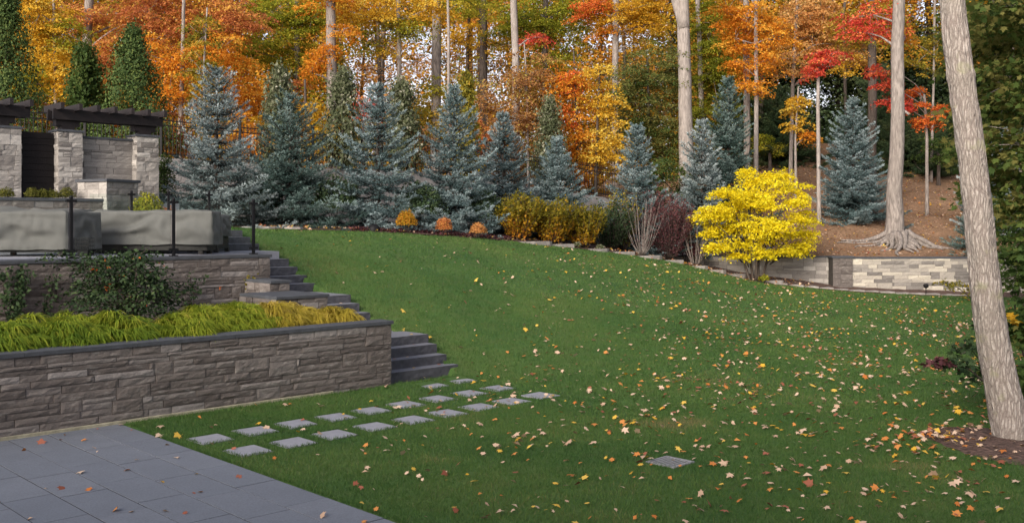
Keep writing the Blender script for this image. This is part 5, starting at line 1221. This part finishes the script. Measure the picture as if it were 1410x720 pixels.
vine('sparse vine with tiny leaves on the upper wall left of the rose shrub', t_at(62, 4.2), 1.95, 2, 4, .22, dens=34)
vine('wispy vine sprouting on the upper wall just left of the cheek walls', t_at(345, 4.2), 1.72, 3, 5, .14, 'olive')
vine('thin spray of rose leaves on the upper wall right of the dark shrub', t_at(262, 4.2), 1.85, 4, 4, .3)

# ------------------------------------------------------------------ grass blades
rg = np.random.default_rng(2)
def blades(n, d0, d1, hgt, wid):
    # even per ground area inside the view cone
    D = np.sqrt(rg.uniform(d0 ** 2, d1 ** 2, n)); px = rg.uniform(-60, 1720, n); x = (px - 705) / FOC * D
    t, s = TS(x, D); ok = (D < De(px) + wob(px)) & ~((t < -4.72) & (s < 0)) & ~((t < 0.05) & (s > -.04)) & ~((t < 1.58) & (s > .15))
    for (cx, cy) in stone_c:
        a, b_ = TS(cx, cy); ok &= ~((abs(t - a) < .215) & (abs(s - b_) < .23))
    gx, gy = gp(923, 11.5)[:2]; a, b_ = TS(gx, gy); ok &= ~((abs(t - a) < .2) & (abs(s - b_) < .2)); ok &= ~(((x - 6.2) ** 2 + (D - 12.45) ** 2) < .85)
    return x[ok], D[ok], px[ok]
stone_c = [tuple(o.location)[:2] for o in bpy.data.objects if o.name.startswith('stepping_stone')]
VV, TT = [], []
for n, d0, d1, hg, wd in ((300000, 8.2, 15, .042, .006), (265000, 15, 24, .045, .010), (172000, 24, 36.8, .05, .018)):
    x, y, px = blades(n, d0, d1, hg, wd); z = lawn_z(x, y); m_ = len(x); a = rg.random(m_) * 6.283; h = hg * rg.uniform(.5, 1.25, m_)
    pn = np.array([mnoise.noise(Vector((u * .55, v * .55, 0))) + .5 * mnoise.noise(Vector((u * 2.1, v * 2.1, 4))) for u, v in zip(x, y)])
    V = np.empty((m_ * 3, 3)); ca, sa = np.cos(a) * wd * .5, np.sin(a) * wd * .5; le = rg.normal(0, .55, (m_, 2)) * h[:, None]
    V[0::3] = np.column_stack([x - ca, y - sa, z - .004]); V[1::3] = np.column_stack([x + ca, y + sa, z - .004]); V[2::3] = np.column_stack([x + le[:, 0], y + le[:, 1], z + h])
    VV.append(V); thin = np.zeros(m_)                       # a few thin, browning patches in the turf
    for tx, ty, tr in ((.45, 12.2, .55), (1.25, 11.0, .45), (-.75, 11.6, .40), (2.4, 13.6, .5), (-.2, 15.4, .5), (4.6, 11.4, .5), (3.4, 17.5, .9)): thin = np.maximum(thin, np.exp(-((x - tx) ** 2 + (y - ty) ** 2) / tr ** 2))
    TT.append(np.clip(.42 + .42 * pn + .55 * thin * (.6 + pn) + rg.normal(0, .2, m_), 0, 1))
fx, fy = [], []                                # longer fringe along the patio and round every stepping stone
for s_ in np.arange(-9, -.1, .006): p = L(-4.70 + rg.uniform(-.01, .05), s_); fx.append(p[0]); fy.append(p[1])
for t_ in np.arange(-4.6, .1, .006): p = L(t_, -.05 - rg.uniform(0, .05)); fx.append(p[0]); fy.append(p[1])
for cx, cy in stone_c:
    a, b_ = TS(cx, cy)
    for q in range(260):
        e_ = rg.integers(0, 4); f = rg.uniform(-1, 1); g_ = 1 + rg.uniform(0, .14)
        p = L(a + (f * .225 if e_ < 2 else (.225 * g_ if e_ == 2 else -.225 * g_)), b_ + (.24 * g_ if e_ == 0 else (-.24 * g_ if e_ == 1 else f * .24))); fx.append(p[0]); fy.append(p[1])
fx, fy = np.array(fx), np.array(fy); m_ = len(fx); z = lawn_z(fx, fy); z = np.maximum(z, 0); a = rg.random(m_) * 6.283; h = rg.uniform(.022, .048, m_); wd = .0065
V = np.empty((m_ * 3, 3)); ca, sa = np.cos(a) * wd * .5, np.sin(a) * wd * .5; le = rg.normal(0, .5, (m_, 2)) * h[:, None]
V[0::3] = np.column_stack([fx - ca, fy - sa, z - .004]); V[1::3] = np.column_stack([fx + ca, fy + sa, z - .004]); V[2::3] = np.column_stack([fx + le[:, 0], fy + le[:, 1], z + h])
VV.append(V); TT.append(np.clip(rg.normal(.3, .2, m_), 0, 1))
V = np.vstack(VV); me = mesh_arrays('grass', V, np.arange(len(V)), np.full(len(V) // 3, 3), np.concatenate(TT), [M['grass']])
tag(mk('grass', me), 'short green lawn grass', None, None, 'stuff')

# ------------------------------------------------------------------ fallen leaves
KIND = [('tan', 'pale tan', .50), ('fyel', 'yellow', .18), ('fora', 'orange', .17), ('fbrn', 'red-brown', .15)]
def leaf_proto(shape, seed):
    rs = random.Random(seed); sv, sf = SHAPES[shape]; V = []
    for x, y, z in sv: V.append((x, y - .45, z * 1.3 + rs.uniform(-.02, .05) + .30 * x * x * rs.uniform(.4, 1.6) + .12 * (y - .5) ** 2))
    n0 = len(V); V = V + [(-.012, -.45, .02), (.012, -.45, .02), (.02, -.85, .06), (.0, -.85, .06)]
    return np.array(V), [sf[0], [n0, n0 + 1, n0 + 2, n0 + 3]]
protos = [leaf_proto(s, i) for i, s in enumerate(('maple', 'maple', 'star', 'maple', 'oval'))]
meshes = {}
for kname, _, _ in KIND:
    for i, (V, F) in enumerate(protos):
        for tq in (0.15, .5, .85):
            me = mesh_arrays('fallen_leaf', V, np.concatenate([np.array(f) for f in F]), [len(f) for f in F], [tq, tq], [M[kname]]); meshes[(kname, i, tq)] = me
rg = np.random.default_rng(9)
cand = []
def scatter(n, d0, d1, wfun):
    D = np.sqrt(rg.uniform(d0 ** 2, d1 ** 2, n)); px = rg.uniform(-40, 1640, n); x = (px - 705) / FOC * D
    t, s = TS(x, D); wgt = wfun(px, D, t, s); ok = rg.random(n) < wgt; return x[ok], D[ok], px[ok], t[ok], s[ok]
def wl(px, D, t, s):
    onp = (t < -4.72) & (s < -.02); lawn_ = (D < De(px)) & ~((t < .1) & (s > -.05)) & ~((t < 1.6) & (s > .1)) & ~onp
    c = np.interp(px, [150, 420, 560, 700, 900, 1100, 1400], [.12, .16, .25, .42, .75, .95, 1.0]) * np.interp(D, [9, 14, 24, 34], [.8, .95, .8, .42])
    far_left = np.interp(px, [350, 700, 900], [.35, .6, 1]); c = np.where(D > 20, c * far_left, c)
    cl_ = np.array([mnoise.noise(Vector((a * .9, b * .9, 7))) + .6 * mnoise.noise(Vector((a * 2.7, b * 2.7, 3))) for a, b in zip(t, s)])
    c = c * np.clip(.62 + 1.0 * cl_, .12, 1.4)
    return np.where(lawn_, c, np.where(onp, .085, 0))
X, Y, PX, TT_, SS_ = scatter(27500, 8.4, 36, wl)
qx = np.concatenate([rg.normal(5.45, .22, 46), rg.normal(5.3, .5, 60), rg.uniform(5.3, 6.6, 30)]); qy = np.concatenate([rg.normal(12.55, .3, 46), rg.normal(12.2, .5, 60), rg.uniform(12.6, 13.3, 30)])
qt, qs = TS(qx, qy); X = np.concatenate([X, qx]); Y = np.concatenate([Y, qy]); PX = np.concatenate([PX, pix(qx, qy)]); TT_ = np.concatenate([TT_, qt]); SS_ = np.concatenate([SS_, qs])
order = np.argsort(Y); X, Y, PX, TT_, SS_ = X[order], Y[order], PX[order], TT_[order], SS_[order]
Z = lawn_z(X, Y); onp = (TT_ < -4.72) & (SS_ < -.02); Z = np.where(onp, .010, Z + .034)
ring = ((X - 6.2) ** 2 + (Y - 12.45) ** 2) < .8; Z = np.where(ring, Z + .05, Z)
for (cx, cy) in stone_c:
    a, b_ = TS(cx, cy); st = (abs(TT_ - a) < .22) & (abs(SS_ - b_) < .235); Z = np.where(st, Z - .016, Z)
SZ = rg.choice([.042, .057, .073, .090, .108], len(X), p=[.22, .28, .26, .17, .07]); KK = rg.choice(4, len(X), p=[k[2] for k in KIND])
AZ = rg.random(len(X)) * 6.283; TX, TY = rg.normal(0, .34, len(X)), rg.normal(0, .34, len(X)); PI_ = rg.integers(0, 5, len(X)); TQ = rg.choice([.15, .5, .85], len(X))
n_ind = 0; rest = []
for i in range(len(X)):
    vis = 0 < PX[i] < 1410 and (HOR + (CAMZ - Z[i]) / Y[i] * FOC) < 719
    if vis and n_ind < 296:
        kn, adj, _ = KIND[KK[i]]; o = mk('fallen_leaf', meshes[(kn, int(PI_[i]), float(TQ[i]))]); o.location = (X[i], Y[i], Z[i]); o.rotation_euler = (TX[i], TY[i], AZ[i]); o.scale = (SZ[i],) * 3
        wh = 'on the grey patio slabs' if onp[i] else ('on the lawn close to the patio and stepping stones' if PX[i] < 760 else ('on the mulch under the leaning trunk' if ring[i] else 'on the near lawn right of the stepping stones'))
        tag(o, '%s fallen maple leaf lying %s' % (adj, wh), 'fallen leaf', '%s fallen leaves %s' % (adj, wh)); n_ind += 1
    else: rest.append(i)
def leaf_mass(name, idx, X, Y, Z, label):
    rt = mk(name, None); tag(rt, label, None, None, 'stuff')
    for kq, (kn, adj, _) in enumerate(KIND):
        VV, LL, SSz, T, nb = [], [], [], [], 0
        for i in idx:
            if KK[i % len(KK)] != kq: continue
            j = i % len(KK); V, F = protos[PI_[j]]; ca, sa = math.cos(AZ[j]), math.sin(AZ[j]); W = V * SZ[j]
            W = np.column_stack([W[:, 0] * ca - W[:, 1] * sa, W[:, 0] * sa + W[:, 1] * ca, W[:, 2] + W[:, 0] * TX[j] + W[:, 1] * TY[j]]) + [X[i], Y[i], Z[i]]
            VV.append(W)
            for f in F: LL.append(np.array(f) + nb); SSz.append(len(f)); T.append(TQ[j])
            nb += len(V)
        if VV: mk('%s_leaves' % {'tan': 'tan', 'fyel': 'yellow', 'fora': 'orange', 'fbrn': 'brown'}[kn], mesh_arrays(name, np.vstack(VV), np.concatenate(LL), SSz, T, [M[kn]]), rt)
leaf_mass('fallen_leaves', rest, X, Y, Z, 'small fallen leaves scattered across the far lawn')
# litter on the hillside and bed
n = 9000; px = rg.uniform(880, 1450, n); D = Db(px) + rg.uniform(.25, 22, n) ; x = (px - 705) / FOC * D; z = back_z(px, D) + bump_field(x, D, .7, .16, 3) * np.clip((D - Db(px)) * .8, 0, 1) + .04
n2 = 900; px2 = rg.uniform(350, 1120, n2); D2 = De(px2) + rg.uniform(.1, 1.8, n2); D2 = np.minimum(D2, Db(px2) - .1); z2 = np.array([bed_z(a, b_) for a, b_ in zip(px2, D2)]) + .06
X2 = np.concatenate([x, (px2 - 705) / FOC * D2]); Y2 = np.concatenate([D, D2]); Z2 = np.concatenate([z, z2])
leaf_mass('leaf_litter', range(len(X2)), X2, Y2, Z2, 'dry fallen leaves littering the brown slope and the beds')
# a few leaves caught on the stairs and the coping
for k, (s0, z1) in enumerate(STEPS[:4] + STEPS[5:8]):
    for q in range(2):
        p = L(rg.uniform(.2, 1.5), s0 + rg.uniform(.08, .28), z1 + .012); kn, adj, _ = KIND[int(rg.integers(0, 4))]
        o = mk('fallen_leaf', meshes[(kn, 1, .5)]); o.location = p; o.rotation_euler = (.1, .1, rg.random() * 6); o.scale = (.07,) * 3
        tag(o, '%s fallen leaf lying on a dark garden step' % adj, 'fallen leaf', '%s leaves on the garden steps' % adj) if n_ind < 1000 else None
